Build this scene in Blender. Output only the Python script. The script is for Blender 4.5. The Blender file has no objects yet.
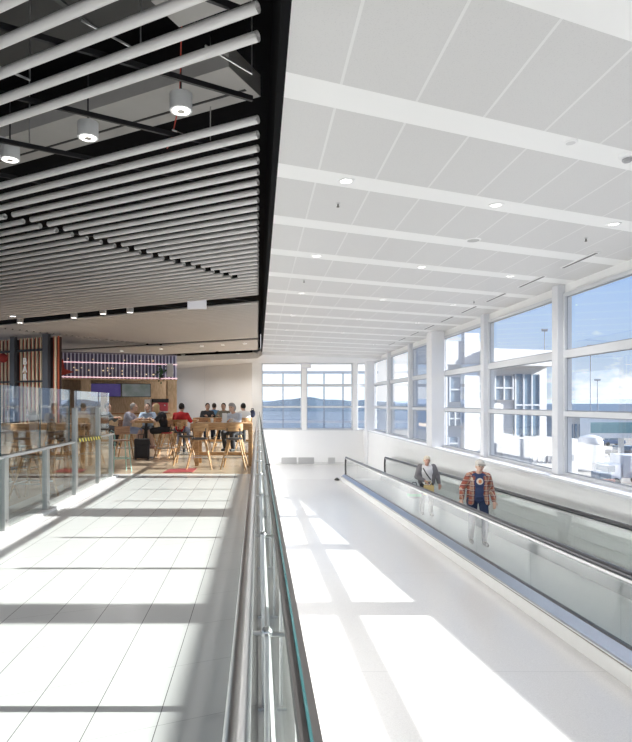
import bpy, bmesh, math, random
from mathutils import Vector, Matrix
random.seed(7)
SC = bpy.context.scene
COL = SC.collection
F, CX, CY, EYE = 600.0, 258.0, 403.0, 1.5

def PX(x, Y):                     # sideways position of photo column x at depth Y
    return (x - CX) / F * Y

# ------------------------------------------------------------------ materials
MATS = {}
def new_mat(name):
    m = bpy.data.materials.new(name); m.use_nodes = True
    nt = m.node_tree
    return m, nt, nt.nodes['Principled BSDF']

def mat(name, color, rough=0.5, metal=0.0, var=0.06, scale=6.0, spec=0.5, emit=None, estr=0.0, bump=0.0):
    if name in MATS: return MATS[name]
    m, nt, b = new_mat(name)
    tc = nt.nodes.new('ShaderNodeTexCoord')
    nz = nt.nodes.new('ShaderNodeTexNoise'); nz.inputs['Scale'].default_value = scale; nz.inputs['Detail'].default_value = 4
    nt.links.new(tc.outputs['Object'], nz.inputs['Vector'])
    mx = nt.nodes.new('ShaderNodeMix'); mx.data_type = 'RGBA'
    c = Vector(color)
    mx.inputs[6].default_value = (*(c * (1 - var)), 1)
    mx.inputs[7].default_value = (*[min(1, v * (1 + var)) for v in c], 1)
    nt.links.new(nz.outputs['Fac'], mx.inputs[0])
    nt.links.new(mx.outputs[2], b.inputs['Base Color'])
    b.inputs['Roughness'].default_value = rough
    b.inputs['Metallic'].default_value = metal
    b.inputs['Specular IOR Level'].default_value = spec
    if emit:
        b.inputs['Emission Color'].default_value = (*emit, 1); b.inputs['Emission Strength'].default_value = estr
    if bump:
        bp = nt.nodes.new('ShaderNodeBump'); bp.inputs['Strength'].default_value = bump; bp.inputs['Distance'].default_value = 0.01
        nt.links.new(nz.outputs['Fac'], bp.inputs['Height']); nt.links.new(bp.outputs['Normal'], b.inputs['Normal'])
    MATS[name] = m
    return m

def wood(name, c1, c2, rough=0.45, stretch=(1, 1, 9), scale=5):
    if name in MATS: return MATS[name]
    m, nt, b = new_mat(name)
    tc = nt.nodes.new('ShaderNodeTexCoord'); mp = nt.nodes.new('ShaderNodeMapping')
    mp.inputs['Scale'].default_value = stretch
    nz = nt.nodes.new('ShaderNodeTexNoise'); nz.inputs['Scale'].default_value = scale; nz.inputs['Detail'].default_value = 6
    nt.links.new(tc.outputs['Object'], mp.inputs['Vector']); nt.links.new(mp.outputs['Vector'], nz.inputs['Vector'])
    cr = nt.nodes.new('ShaderNodeValToRGB')
    cr.color_ramp.elements[0].position = .35; cr.color_ramp.elements[0].color = (*c1, 1)
    cr.color_ramp.elements[1].position = .65; cr.color_ramp.elements[1].color = (*c2, 1)
    nt.links.new(nz.outputs['Fac'], cr.inputs['Fac']); nt.links.new(cr.outputs['Color'], b.inputs['Base Color'])
    b.inputs['Roughness'].default_value = rough
    MATS[name] = m
    return m

def glass(name, tint=(.93, .97, .95), refl=1.0, rough=0.0, ior=1.45):
    """thin architectural pane: clear transmission with a Fresnel reflection"""
    if name in MATS: return MATS[name]
    m = bpy.data.materials.new(name); m.use_nodes = True
    nt = m.node_tree; nt.nodes.clear()
    out = nt.nodes.new('ShaderNodeOutputMaterial')
    tr = nt.nodes.new('ShaderNodeBsdfTransparent'); tr.inputs[0].default_value = (*tint, 1)
    gl = nt.nodes.new('ShaderNodeBsdfGlossy'); gl.inputs['Roughness'].default_value = rough
    gl.inputs[0].default_value = (refl, refl, refl, 1)
    fr = nt.nodes.new('ShaderNodeFresnel')
    ge = nt.nodes.new('ShaderNodeNewGeometry'); io = nt.nodes.new('ShaderNodeMath'); io.operation = 'MULTIPLY_ADD'
    nt.links.new(ge.outputs['Backfacing'], io.inputs[0]); io.inputs[1].default_value = 1/ior - ior; io.inputs[2].default_value = ior
    nt.links.new(io.outputs[0], fr.inputs['IOR'])          # a thin pane reflects alike from both of its faces
    mx = nt.nodes.new('ShaderNodeMixShader')
    nt.links.new(fr.outputs[0], mx.inputs[0]); nt.links.new(tr.outputs[0], mx.inputs[1]); nt.links.new(gl.outputs[0], mx.inputs[2])
    nt.links.new(mx.outputs[0], out.inputs[0])
    MATS[name] = m
    return m

class NB:                          # small node-graph builder
    def __init__(s, nt): s.nt = nt
    def math(s, op, a, b=None, c=None):
        n = s.nt.nodes.new('ShaderNodeMath'); n.operation = op
        for i, v in enumerate((a, b, c)):
            if v is None: continue
            if isinstance(v, (int, float)): n.inputs[i].default_value = v
            else: s.nt.links.new(v, n.inputs[i])
        return n.outputs[0]
    def xyz(s):
        t = s.nt.nodes.new('ShaderNodeTexCoord'); p = s.nt.nodes.new('ShaderNodeSeparateXYZ')
        s.nt.links.new(t.outputs['Object'], p.inputs[0]); return p.outputs, t
    def mix(s, fac, a, b):
        n = s.nt.nodes.new('ShaderNodeMix'); n.data_type = 'RGBA'
        if isinstance(fac, (int, float)): n.inputs[0].default_value = fac
        else: s.nt.links.new(fac, n.inputs[0])
        for i, v in ((6, a), (7, b)):
            if isinstance(v, tuple): n.inputs[i].default_value = (*v, 1)
            else: s.nt.links.new(v, n.inputs[i])
        return n.outputs[2]
    def noise(s, tc, scale, detail=3):
        n = s.nt.nodes.new('ShaderNodeTexNoise'); n.inputs['Scale'].default_value = scale; n.inputs['Detail'].default_value = detail
        s.nt.links.new(tc.outputs['Object'], n.inputs['Vector']); return n.outputs['Fac']
    def line(s, val, pitch, width):  # 1 inside a joint of given width
        f = s.math('FRACT', s.math('DIVIDE', val, pitch))
        return s.math('LESS_THAN', f, width / pitch)

def tile_floor_mat():
    m, nt, b = new_mat('white_tile'); g = NB(nt); (x, y, z), tc = g.xyz()
    j1 = g.line(g.math('ADD', x, .473 + 32.0), .32, .0045)
    v = g.math('SUBTRACT', g.math('SUBTRACT', y, g.math('DIVIDE', x, 2.41)), 5.5 - 63)
    j2 = g.line(v, .63, .004)
    base = g.mix(g.noise(tc, 1.3), (.67, .665, .66), (.71, .705, .70))
    c = g.mix(g.math('MULTIPLY', j2, .45), base, (.2, .2, .2))
    c = g.mix(g.math('MULTIPLY', j1, .9), c, (.10, .10, .10))
    nt.links.new(c, b.inputs['Base Color']); b.inputs['Roughness'].default_value = .22
    return m

def terrazzo_mat():
    m, nt, b = new_mat('terrazzo'); g = NB(nt); (x, y, z), tc = g.xyz()
    sp = g.noise(tc, 90, 2)
    base = g.mix(sp, (.56, .55, .54), (.82, .81, .80))
    blot = g.noise(tc, .5, 2)
    base = g.mix(g.math('MULTIPLY', blot, .25), base, (.66, .64, .62))
    j = g.line(g.math('SUBTRACT', y, 6.15 - 80), 4.0, .008)
    c = g.mix(g.math('MULTIPLY', j, .5), base, (.4, .4, .4))
    nt.links.new(c, b.inputs['Base Color']); b.inputs['Roughness'].default_value = .2
    return m

def cafe_floor_mat():
    m, nt, b = new_mat('cafe_timber'); g = NB(nt); (x, y, z), tc = g.xyz()
    mp = nt.nodes.new('ShaderNodeMapping'); mp.inputs['Scale'].default_value = (1, 9, 1)
    nt.links.new(tc.outputs['Object'], mp.inputs['Vector'])
    n = nt.nodes.new('ShaderNodeTexNoise'); n.inputs['Scale'].default_value = 2.5; n.inputs['Detail'].default_value = 5
    nt.links.new(mp.outputs['Vector'], n.inputs['Vector'])
    base = g.mix(n.outputs['Fac'], (.40, .30, .21), (.68, .56, .42))
    j = g.line(g.math('ADD', y, 100), .16, .006)
    c = g.mix(g.math('MULTIPLY', j, .7), base, (.3, .22, .16))
    nt.links.new(c, b.inputs['Base Color']); b.inputs['Roughness'].default_value = .18
    return m

BAND0, BANDP, BANDW = 4.67, 1.64, .36
def ceiling_mat():
    m, nt, b = new_mat('white_metal_ceiling'); g = NB(nt); (x, y, z), tc = g.xyz()
    v = g.math('SUBTRACT', g.math('SUBTRACT', y, g.math('DIVIDE', g.math('SUBTRACT', x, .2), 2.45)), BAND0 - BANDW - 20 * BANDP)
    band = g.line(v, BANDP, BANDW)
    seam = g.line(g.math('ADD', x, .02 + 6.3), .63, .022)
    vo = nt.nodes.new('ShaderNodeTexVoronoi'); vo.inputs['Scale'].default_value = 60
    nt.links.new(tc.outputs['Object'], vo.inputs['Vector'])
    perf = g.math('LESS_THAN', vo.outputs['Distance'], .25)
    panel = g.mix(g.math('MULTIPLY', perf, .35), (.65, .645, .64), (.50, .50, .50))
    c = g.mix(g.math('MAXIMUM', band, g.math('MULTIPLY', seam, .5)), panel, (.89, .89, .885))
    nt.links.new(c, b.inputs['Base Color']); b.inputs['Roughness'].default_value = .38
    h = g.math('MAXIMUM', band, seam)
    bp = nt.nodes.new('ShaderNodeBump'); bp.inputs['Strength'].default_value = .25; bp.inputs['Distance'].default_value = .01
    nt.links.new(h, bp.inputs['Height']); nt.links.new(bp.outputs['Normal'], b.inputs['Normal'])
    return m

def plaid_mat():
    m, nt, b = new_mat('plaid_flannel'); g = NB(nt); (x, y, z), tc = g.xyz()
    a = g.line(g.math('ADD', g.math('ADD', x, y), 10), .09, .04)
    c_ = g.line(g.math('ADD', z, 10), .10, .05)
    t = g.line(g.math('ADD', g.math('ADD', x, y), 10.06), .09, .008)
    u = g.line(g.math('ADD', z, 10.07), .10, .009)
    c = g.mix(a, (.32, .09, .055), (.42, .25, .17))
    c = g.mix(g.math('MULTIPLY', c_, .55), c, (.10, .05, .08))
    c = g.mix(g.math('MAXIMUM', t, u), c, (.66, .56, .46))
    nt.links.new(c, b.inputs['Base Color']); b.inputs['Roughness'].default_value = .9
    return m

M_white = mat('white_paint', (.88, .88, .88), .5, var=.015)
M_wall = mat('wall_paint', (.86, .86, .855), .55, var=.02, scale=1.2)
M_frame = mat('window_frame_metal', (.64, .655, .68), .35, var=.02)
M_gasket = mat('grey_gasket', (.30, .32, .36), .5)
M_black = mat('black_void', (.008, .008, .009), .9, spec=.1)
M_blackmetal = mat('black_metal', (.02, .02, .022), .45)
M_tube = mat('pale_tube', (.86, .84, .83), .38, var=.03, scale=2)
M_duct = mat('duct_grey', (.52, .50, .48), .5, var=.06)
M_steel = mat('brushed_steel', (.68, .68, .68), .30, 1.0, var=.04, scale=20)
M_steel2 = mat('satin_steel', (.66, .66, .66), .38, 1.0, var=.05, scale=20)
M_skirt = mat('skirting_steel', (.66, .655, .64), .35, .3, var=.04)
M_deck = mat('deck_steel', (.36, .42, .53), .3, 1.0, var=.05)
M_rubber = mat('black_rubber', (.03, .03, .035), .28, var=.1)
M_cap = mat('cap_bronze', (.085, .08, .078), .45, .3)
M_teal = mat('glass_edge', (.03, .13, .14), .15)
M_glass = glass('window_glass', (.97, .98, .985))
M_bglass = glass('balustrade_glass', (.935, .965, .95))
M_wglass = glass('walkway_glass', (.93, .945, .94))
M_belt = mat('pallet_belt', (.42, .46, .46), .45, .3, var=.1, scale=30)
M_wood = wood('light_oak', (.36, .19, .08), (.60, .37, .18))
M_wood2 = wood('brown_wood', (.22, .10, .045), (.38, .19, .09))
M_bar = wood('bar_wood', (.50, .36, .22), (.66, .50, .33), stretch=(4, 1, 1))
M_seat = mat('dark_seat', (.06, .055, .055), .5)
M_redseat = mat('red_seat', (.45, .05, .05), .6)
M_green = mat('green_metal', (.27, .48, .42), .4)
M_lightlens = mat('lamp_lens', (.9, .9, .9), .4, emit=(1, .97, .92), estr=4)
M_lensdim = mat('lamp_lens_warm', (.9, .9, .9), .4, emit=(1, .88, .8), estr=1.6)

# ------------------------------------------------------------------ mesh helpers
class MB:
    def __init__(s): s.bm = bmesh.new()
    def box(s, x0, x1, y0, y1, z0, z1, m=None):
        r = bmesh.ops.create_cube(s.bm, size=1)
        T = Matrix.Translation(((x0+x1)/2, (y0+y1)/2, (z0+z1)/2)) @ Matrix.Diagonal((abs(x1-x0), abs(y1-y0), abs(z1-z0), 1))
        bmesh.ops.transform(s.bm, matrix=(m @ T) if m else T, verts=r['verts']); return s
    def bar(s, a, b, w, h, up=(0, 0, 1)):
        a, b = Vector(a), Vector(b); d = b - a; L = d.length; d.normalize()
        u = Vector(up); sd = d.cross(u)
        if sd.length < 1e-4: sd = Vector((1, 0, 0))
        sd.normalize(); u = sd.cross(d)
        R = Matrix((sd, d, u)).transposed().to_4x4()
        r = bmesh.ops.create_cube(s.bm, size=1)
        bmesh.ops.transform(s.bm, matrix=Matrix.Translation((a+b)/2) @ R @ Matrix.Diagonal((w, L, h, 1)), verts=r['verts']); return s
    def cyl(s, a, b, r1, r2=None, seg=12, caps=True):
        a, b = Vector(a), Vector(b); d = b - a
        if r2 is None: r2 = r1
        r = bmesh.ops.create_cone(s.bm, cap_ends=caps, segments=seg, radius1=r1, radius2=r2, depth=d.length)
        R = Vector((0, 0, 1)).rotation_difference(d.normalized()).to_matrix().to_4x4()
        bmesh.ops.transform(s.bm, matrix=Matrix.Translation((a+b)/2) @ R, verts=r['verts']); return s
    def ell(s, c, r, rot=None, seg=16):
        q = bmesh.ops.create_uvsphere(s.bm, u_segments=seg, v_segments=max(8, seg//2+2), radius=1)
        if isinstance(r, (int, float)): r = (r, r, r)
        T = Matrix.Translation(c)
        if rot: T = T @ rot
        bmesh.ops.transform(s.bm, matrix=T @ Matrix.Diagonal((*r, 1)), verts=q['verts']); return s
    def cap(s, a, r1, b, r2, seg=12):
        s.cyl(a, b, r1, r2, seg); s.ell(a, r1, seg=seg); s.ell(b, r2, seg=seg); return s
    def tube(s, pts, r, seg=10):
        for a, b in zip(pts, pts[1:]): s.cyl(a, b, r, seg=seg)
        for p in pts[1:-1]: s.ell(p, r, seg=10)
        return s
    def lathe(s, c, prof, seg=20, open_=False):
        rings = []
        for (r, z) in prof:
            rings.append([s.bm.verts.new((c[0]+r*math.cos(2*math.pi*k/seg), c[1]+r*math.sin(2*math.pi*k/seg), c[2]+z)) for k in range(seg)])
        for A, B in zip(rings, rings[1:]):
            for k in range(seg):
                s.bm.faces.new((A[k], A[(k+1) % seg], B[(k+1) % seg], B[k]))
        if not open_: s.bm.faces.new(list(reversed(rings[0]))); s.bm.faces.new(rings[-1])
        bmesh.ops.recalc_face_normals(s.bm, faces=s.bm.faces[:]); return s
    def poly(s, pts, thick):           # extruded polygon, thick = vector
        t = Vector(thick)
        a = [s.bm.verts.new(p) for p in pts]; b = [s.bm.verts.new(Vector(p)+t) for p in pts]
        n = len(a); s.bm.faces.new(a); s.bm.faces.new(list(reversed(b)))
        for k in range(n): s.bm.faces.new((a[k], b[k], b[(k+1) % n], a[(k+1) % n]))
        bmesh.ops.recalc_face_normals(s.bm, faces=s.bm.faces[:]); return s
    def build(s, name, m, parent=None, smooth=False, bevel=0, loc=None):
        me = bpy.data.meshes.new(name); s.bm.to_mesh(me); s.bm.free()
        o = bpy.data.objects.new(name, me); COL.objects.link(o)
        me.materials.append(m)
        if smooth:
            me.polygons.foreach_set('use_smooth', [True]*len(me.polygons))
            try: me.set_sharp_from_angle(angle=math.radians(40))
            except Exception: pass
        if bevel:
            b = o.modifiers.new('b', 'BEVEL'); b.width = bevel; b.segments = 2; b.limit_method = 'ANGLE'
        if parent: o.parent = parent
        if loc: o.location = loc
        return o

def tag(o, label=None, cat=None, group=None, kind=None):
    if label: o['label'] = label
    if cat: o['category'] = cat
    if group: o['group'] = group
    if kind: o['kind'] = kind
    return o
def thing(name, label, cat, loc=(0, 0, 0), rz=0, group=None, kind=None):
    o = bpy.data.objects.new(name, None); COL.objects.link(o)
    o.location = loc; o.rotation_euler = (0, 0, rz); o.empty_display_size = .1
    return tag(o, label, cat, group, kind)
KIDS = {}
def dup(root, loc=None, rz=None, label=None, group=None):
    def kids(o): return [c for c in bpy.data.objects if c.parent == o]
    r = root.copy(); COL.objects.link(r)
    for ch in kids(root):
        c = ch.copy(); COL.objects.link(c); c.parent = r
        for g in kids(ch):
            d = g.copy(); COL.objects.link(d); d.parent = c
    if loc is not None: r.location = loc
    if rz is not None: r.rotation_euler = (0, 0, rz)
    if label: r['label'] = label
    if group: r['group'] = group
    return r
def struct(o, label=None, cat=None): return tag(o, label, cat, kind='structure')
ORD = ['first', 'second', 'third', 'fourth', 'fifth', 'sixth', 'seventh', 'eighth', 'ninth', 'tenth', 'eleventh', 'twelfth', 'thirteenth']

# ------------------------------------------------------------------ setting: floors, walls, ceilings
W, XG, ZC, YE = 5.8, 6.2, 3.88, 33.0      # wall face, glass plane, white ceiling height, end wall
Y0 = -14.0
CAFE_Y = 12.7
def zr(Y): return -1.07 - .030*min(Y, 26.5)

struct(MB().box(-3.6, .06, Y0, CAFE_Y, -.25, 0).build('floor_upper', tile_floor_mat()), 'upper walkway floor of long white tiles', 'floor')
fc = MB(); fc.box(-18, .06, CAFE_Y, 46, -.25, 0).box(-18, -3.6, Y0, CAFE_Y, -.25, 0)
struct(fc.build('floor_cafe', cafe_floor_mat()), 'brown polished timber floor under the cafe tables', 'floor')
b = MB(); ys = [Y0, 26.5, YE + .3]
for a, c in zip(ys, ys[1:]):
    b.poly([(.06, a, zr(a)), (W+.2, a, zr(a)), (W+.2, c, zr(c)), (.06, c, zr(c))], (0, 0, -.2))
struct(b.build('floor_lower', terrazzo_mat()), 'sloping pale terrazzo floor of the lower corridor', 'floor')
struct(MB().box(.06, .10, Y0, YE, -2.4, -.02).build('trim_1', M_white), 'white slab edge under the balustrade', 'trim')
# white ceiling: polygon with slanted far edge, then a lower flat ceiling beyond it
b = MB()
b.poly([(.2, Y0, ZC), (XG+.3, Y0, ZC), (XG+.3, 30.2, ZC), (.2, 27.7, ZC)], (0, 0, .08))
struct(b.build('ceiling', ceiling_mat()), 'white panelled metal ceiling over the lower corridor', 'ceiling')
b = MB()
b.poly([(.2, 27.7, 3.72), (XG+.3, 30.2, 3.72), (XG+.3, YE+.4, 3.72), (-.2, YE+.4, 3.72), (-11, 46, 3.72), (-11, 35.7, 3.72), (-.02, 29.9, 3.72)], (0, 0, .3))
struct(b.build('ceiling_rear', mat('plain_white_ceiling', (.84, .84, .84), .4, var=.01)), 'plain white lower ceiling at the far end', 'ceiling')
b = MB(); b.box(.14, .2, Y0, 29.2, ZC-.005, 5.4)
struct(b.build('trim_3', M_black), 'dark upstand along the white ceiling edge', 'trim')
# black void and roof
b = MB(); b.box(-18, .14, Y0, 38, 5.35, 5.5).box(.14, XG+.5, Y0, YE+.5, 5.35, 5.5)
b.box(-18, .14, 33.5, 33.6, 4.05, 5.4)
struct(b.build('ceiling_void', M_black), 'black open ceiling void above the tubes', 'ceiling')

# right wall
b = MB(); b.box(W, XG+.12, Y0, YE+.3, -2.3, .02)
b.box(XG-.02, XG+.2, Y0, YE+.3, 3.70, 5.4)
struct(b.build('wall_right', M_wall), 'white dado wall and header along the window side', 'wall')
b = MB(); b.box(W-.03, XG+.05, Y0, YE, .02, .05)
struct(b.build('trim_4', mat('sill_white', (.86, .86, .87), .3, var=.01)), 'white window sill along the dado wall', 'trim')
struct(MB().box(W-.045, W, Y0, YE, .0, .05).build('trim_5', M_frame), 'pale metal nosing of the sill', 'trim')

# columns
cols = []
for k in range(-3, 8):
    y = 4.28 + 3.95*k
    if y < Y0: continue
    big = (k-1) % 3 == 0
    if big: c = MB().box(5.72, 6.16, y-.3, y+.3, zr(y) if y > 25 else .05, ZC if y < 28 else 3.72)
    else: c = MB().box(6.02, 6.18, y-.12, y+.12, .05, ZC)
    o = c.build('column', mat('column_white', (.80, .805, .82), .45, var=.01) if big else mat('column_grey', (.70, .715, .745), .4, var=.02), bevel=.012)
    lab = ('wide white square column' if big else 'slim grey window post') + (' standing on the sill' if not y > 30 else ' in the corner')
    struct(o, lab, 'column'); cols.append((y, .3 if big else .12))

# right windows, one per bay
def pane_bars(b, fixed, u0, u1, zs, axis, d0, d1, w=.06):
    """frame members in the plane fixed along axis; u0..u1 the span; zs transom (centre, half height)"""
    def bx(a0, a1, z0, z1):
        if axis == 'x': b.box(fixed-d0, fixed+d1, a0, a1, z0, z1)
        else: b.box(a0, a1, fixed-d0, fixed+d1, z0, z1)
    bx(u0, u0+w, .05, 3.70); bx(u1-w, u1, .05, 3.70)
    bx(u0+w, u1-w, .05, .11); bx(u0+w, u1-w, 3.63, 3.70)
    for zc, h in zs: bx(u0+w, u1-w, zc-h, zc+h)
wi = 0
TR = ((2.476, .076), (1.285, .05))
for (ya, ha), (yb, hb) in zip(cols, cols[1:]):
    wi += 1
    u0, u1 = ya+.12, yb-.12
    w = thing('window_%d' % wi, 'tall window bay with two transoms in the right wall', 'window', kind='structure')
    b = MB(); pane_bars(b, XG, u0, u1, TR, 'x', .07, .07, .07)
    b.build('frame', M_frame, w)
    g = MB()
    for z0, z1 in ((.11, 1.235), (1.335, 2.40), (2.552, 3.63)):
        g.box(XG-.025, XG-.015, u0+.07, u0+.085, z0, z1).box(XG-.025, XG-.015, u1-.085, u1-.07, z0, z1)
        g.box(XG-.025, XG-.015, u0+.07, u1-.07, z0, z0+.02).box(XG-.025, XG-.015, u0+.07, u1-.07, z1-.02, z1)
    g.build('gasket', M_gasket, w)
    MB().box(XG-.006, XG+.006, u0+.07, u1-.07, .11, 3.63).build('pane', M_glass, w)

# end wall with windows
b = MB()
b.box(-.3, XG, YE, YE+.3, -2.2, .02)                       # below the sill
b.box(-.3, XG, YE, YE+.3, 3.70, 4.5)                       # header
b.box(-.32, .2, YE-.05, YE+.3, 0, 3.72).box(2.42, 2.66, YE-.12, YE+.3, .02, 3.72).box(5.22, 5.46, YE-.12, YE+.3, .02, 3.72)
struct(b.build('wall_end', M_wall), 'white end wall with piers between the windows', 'wall')
struct(MB().box(.2, XG, YE-.08, YE, .0, .05).build('trim_6', M_frame), 'pale sill under the end windows', 'trim')
for (u0, u1) in ((.2, 2.42), (2.66, 5.22), (5.46, 6.1)):
    wi += 1
    w = thing('window_%d' % wi, 'window with white transoms in the end wall', 'window', kind='structure')
    b = MB(); pane_bars(b, YE+.15, u0, u1, TR, 'y', .07, .07, .06); b.build('frame', M_frame, w)
    MB().box(u0+.06, u1-.06, YE+.144, YE+.156, .11, 3.63).build('pane', M_glass, w)
struct(MB().box(.1, W, YE-.015, YE, zr(30), zr(30)+.12).build('baseboard_end', mat('skirting_white', (.7, .7, .69), .4)), 'low pale baseboard of the end wall', 'baseboard')

# cafe rear wall (runs off at an angle) and outer left walls
d = Vector((-1.83, 1, 0)).normalized(); n = Vector((1, 1.83, 0)).normalized()
d = Vector((-1, 1.2, 0)).normalized(); n = Vector((1.2, 1, 0)).normalized(); p0 = Vector((-.3, YE+.1, 0)); p1 = p0 + d*13
b = MB(); b.poly([p0, p1, p1 + n*.2, p0 + n*.2], (0, 0, 4.3))
struct(b.build('wall_back', mat('cafe_wall_white', (.74, .735, .73), .55, var=.02)), 'plain white rear wall of the cafe', 'wall')
q = p0 + d*4.6
struct(MB().poly([q - n*.004, q - n*.004 + d*.03, q + d*.03, q], (0, 0, 3.7)).build('trim_7', M_frame), 'vertical joint in the rear wall', 'trim')
b = MB(); b.box(-18.2, -18, Y0, 38, 0, .5).box(-18.2, -18, Y0, 38, 4.1, 5.4)  # out-of-view wall, its wide openings added so sky light fills the cafe
for k in range(9): b.box(-18.2, -18, Y0+k*6.4, Y0+k*6.4+.3, .5, 4.1)
struct(b.build('wall_left', M_wall), 'outer wall of the cafe side with openings added to let sky light in', 'wall')

# ------------------------------------------------------------------ ceiling tubes
ZB = 4.1; BD = Vector((-1.83, 1, 0)); TUBE_R = .038
def tube_mesh(name, length, seg=14):
    b = MB(); bm = b.bm
    rings = []
    for (r, x) in ((TUBE_R, 0), (TUBE_R, length), (TUBE_R*.8, length), (TUBE_R*.8, length-.12)):
        rings.append([bm.verts.new((x, r*math.cos(2*math.pi*k/seg), r*math.sin(2*math.pi*k/seg))) for k in range(seg)])
    for A, B in zip(rings, rings[1:]):
        for k in range(seg): bm.faces.new((A[k], A[(k+1) % seg], B[(k+1) % seg], B[k]))
    bm.faces.new(rings[-1]); bm.faces.new(list(reversed(rings[0])))
    bmesh.ops.recalc_face_normals(bm, faces=bm.faces[:])
    return b
ang = math.atan2(BD.y, BD.x)
UT = BD.normalized()
def t_at_break(Yn, bx, by):       # distance along BD where tube n crosses the break line through (bx,by) along (3.41,4.58)
    # (-1.83 t, Yn + t) = (bx,by) + k (3.41,4.58)
    det = -1.83*4.58 - 1*3.41
    return (bx*4.58 - (by-Yn)*3.41) / det
def put_tube(t0, t1, Yn, label, group):
    L = (t1-t0)*BD.length
    P0 = Vector((0, Yn, ZB)) + BD*t0
    o = tube_mesh('ceiling_tube', L, 14 if Yn < 14 else 8).build('ceiling_tube', M_tube, smooth=True)
    o.location = P0 + UT*L; o.rotation_euler = (0, 0, ang + math.pi)   # open end towards the corridor/near end
    tag(o, label, 'ceiling tube', group)
blocks = [(range(-5, 2), 'front', 'near the camera before the three downlights'), (range(5, 34), 'middle', 'between the two downlight gaps'),
          (range(37, 64), 'far', 'beyond the hanging white sign'), (range(66, 81), 'last', 'at the cafe end of the ceiling')]
for rng, nm, where in blocks:
    for i, nn in enumerate(rng):
        Yn = (.002525 + .0002*nn)*F*2.6
        tmax = .307*Yn + 1.2
        if nm == 'front':
            k = 1 - nn
            put_tube(0, tmax, Yn, 'thick pale ceiling tube, %s before the gap with three big downlights' % ORD[k], 'ceiling tubes before the downlight gap')
            continue
        tb = t_at_break(Yn, -.04, 12.9) if nm == 'middle' else t_at_break(Yn, -8.9, 20.8)
        if nm == 'middle' and i < 12:
            lr = 'pale ceiling tube, %s beyond the three big downlights, corridor side of the break' % ORD[i]
            ll = 'pale ceiling tube, %s beyond the three big downlights, far side of the break' % ORD[i]
        else:
            lr = 'slim pale ceiling tube %s, corridor side of the break' % where
            ll = 'slim pale ceiling tube %s, cafe side of the break' % where
        g = 'ceiling tubes ' + where
        if tb > .25:
            put_tube(0, min(tb, tmax)-.04, Yn, lr, g + ' corridor side')
            if tb < tmax-.3: put_tube(tb+.04, tmax, Yn, ll, g + ' cafe side')
        else: put_tube(0, tmax, Yn, ll, g + ' cafe side')

# carrier rails above the tubes (run across them)
PERP = Vector((1, 1.83, 0)).normalized()
CD = Vector((1.74, 1, 0))
for i in range(13):
    a = Vector((-.05, 4.1 + 1.15*i, ZB+.062)); L = min(2.2 + .36*i, 4.5)
    o = MB().bar(a, a - CD*L, .028, .045).build('carrier_rail', M_blackmetal)
    tag(o, 'thin black carrier rail above the tubes, %s from the camera' % ORD[i], 'ceiling rail', 'carrier rails of the tube ceiling')
# ducts and bracing in the void
o = thing('air_duct', 'flat beige air duct with a slot behind the three big downlights', 'air duct')
a = Vector((0, 5.75, 4.72)) + UT*.14
MB().bar(a, a + UT*5.5, .62, .22).build('duct_body', M_duct, o)
MB().bar(a + Vector((0, .14, -.112)), a + Vector((0, .14, -.112)) + UT*5.5, .03, .01).build('slot', M_blackmetal, o)
o = thing('air_duct', 'short grey duct end at the top by the white ceiling edge', 'air duct')
a = Vector((.1, 4.05, 4.5))
MB().bar(a, a + UT*.9, .34, .2).build('duct_body', M_duct, o)
MB().bar(a + UT*.02, a + UT*.05, .36, .22).build('flange', M_steel2, o)
o = thing('air_duct', 'wide dark grey duct above the front tubes', 'air duct')
a = Vector((-.2, 4.25, 5.0)); MB().bar(a, a + UT*5.5, .9, .3).build('duct_body', mat('dark_duct', (.06, .058, .055), .6), o)
MB().bar(a + UT*1.6, a + UT*1.65, .94, .34).build('flange', mat('dark_duct2', (.1, .1, .1), .5), o)
for i, (x, y, z) in enumerate(((-.9, 4.6, 4.5), (-1.9, 5.0, 4.5), (-.05, 4.9, 4.5), (-2.4, 6.3, 4.6), (-.5, 6.3, 4.6), (-1.2, 3.9, 4.5))):
    a = Vector((x, y, ZB+.09)); 
    o = MB().cyl(a, a + Vector((.0, .0, 1.2)), .006, seg=6).cyl(a, a + Vector((-.35, -.35, .02)), .009, seg=6).build('hanger_rod', M_steel2)
    where = ('behind the second front tube', 'left of the beige duct slot', 'at the corridor end of the front tubes', 'left above the far tubes', 'right of the big downlights', 'above the nearest tubes')[i]
    tag(o, 'thin steel hanger rod with a stay, ' + where, 'hanger rod', 'hanger rods in the void')
tag(MB().tube([(-.62, 5.0, 5.1), (-.66, 5.15, 4.6), (-.72, 5.5, 4.25), (-.9, 6.2, 4.2), (-1.0, 6.6, 4.3)], .006, 6).build('red_cable', mat('red_cable', (.6, .08, .05), .5)),
    'thin red cable hanging through the dark ceiling gap', 'cable')
# surface downlights in the gaps
def can_light(r, h):
    t = thing('cylinder_downlight', '', 'downlight')
    MB().lathe((0, 0, 0), [(r, 0), (r, h), (r*.3, h), (r*.3, h+.03)], 24).build('housing', M_white, t, smooth=True)
    MB().lathe((0, 0, -.004), [(r*.78, 0), (r*.8, .012), (r*.3, .014)], 24).build('lens', M_lightlens, t, smooth=True)
    MB().lathe((0, 0, -.008), [(r*.35, 0), (r*.35, .006)], 16).build('reflector_core', M_steel2, t, smooth=True)
    MB().cyl((0, 0, h), (0, 0, h+.5), .008, seg=6).build('stem', M_blackmetal, t)
    return t
proto = can_light(.1, .145)
sp = [(PX(181, 5.32), 5.32), (PX(88, 5.86), 5.86), (PX(10, 6.39), 6.39)]
labs = ['large white cylinder downlight in the dark gap, closest to the white ceiling', 'large white cylinder downlight in the dark gap, middle of three',
        'large white cylinder downlight in the dark gap at the picture edge']
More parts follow.
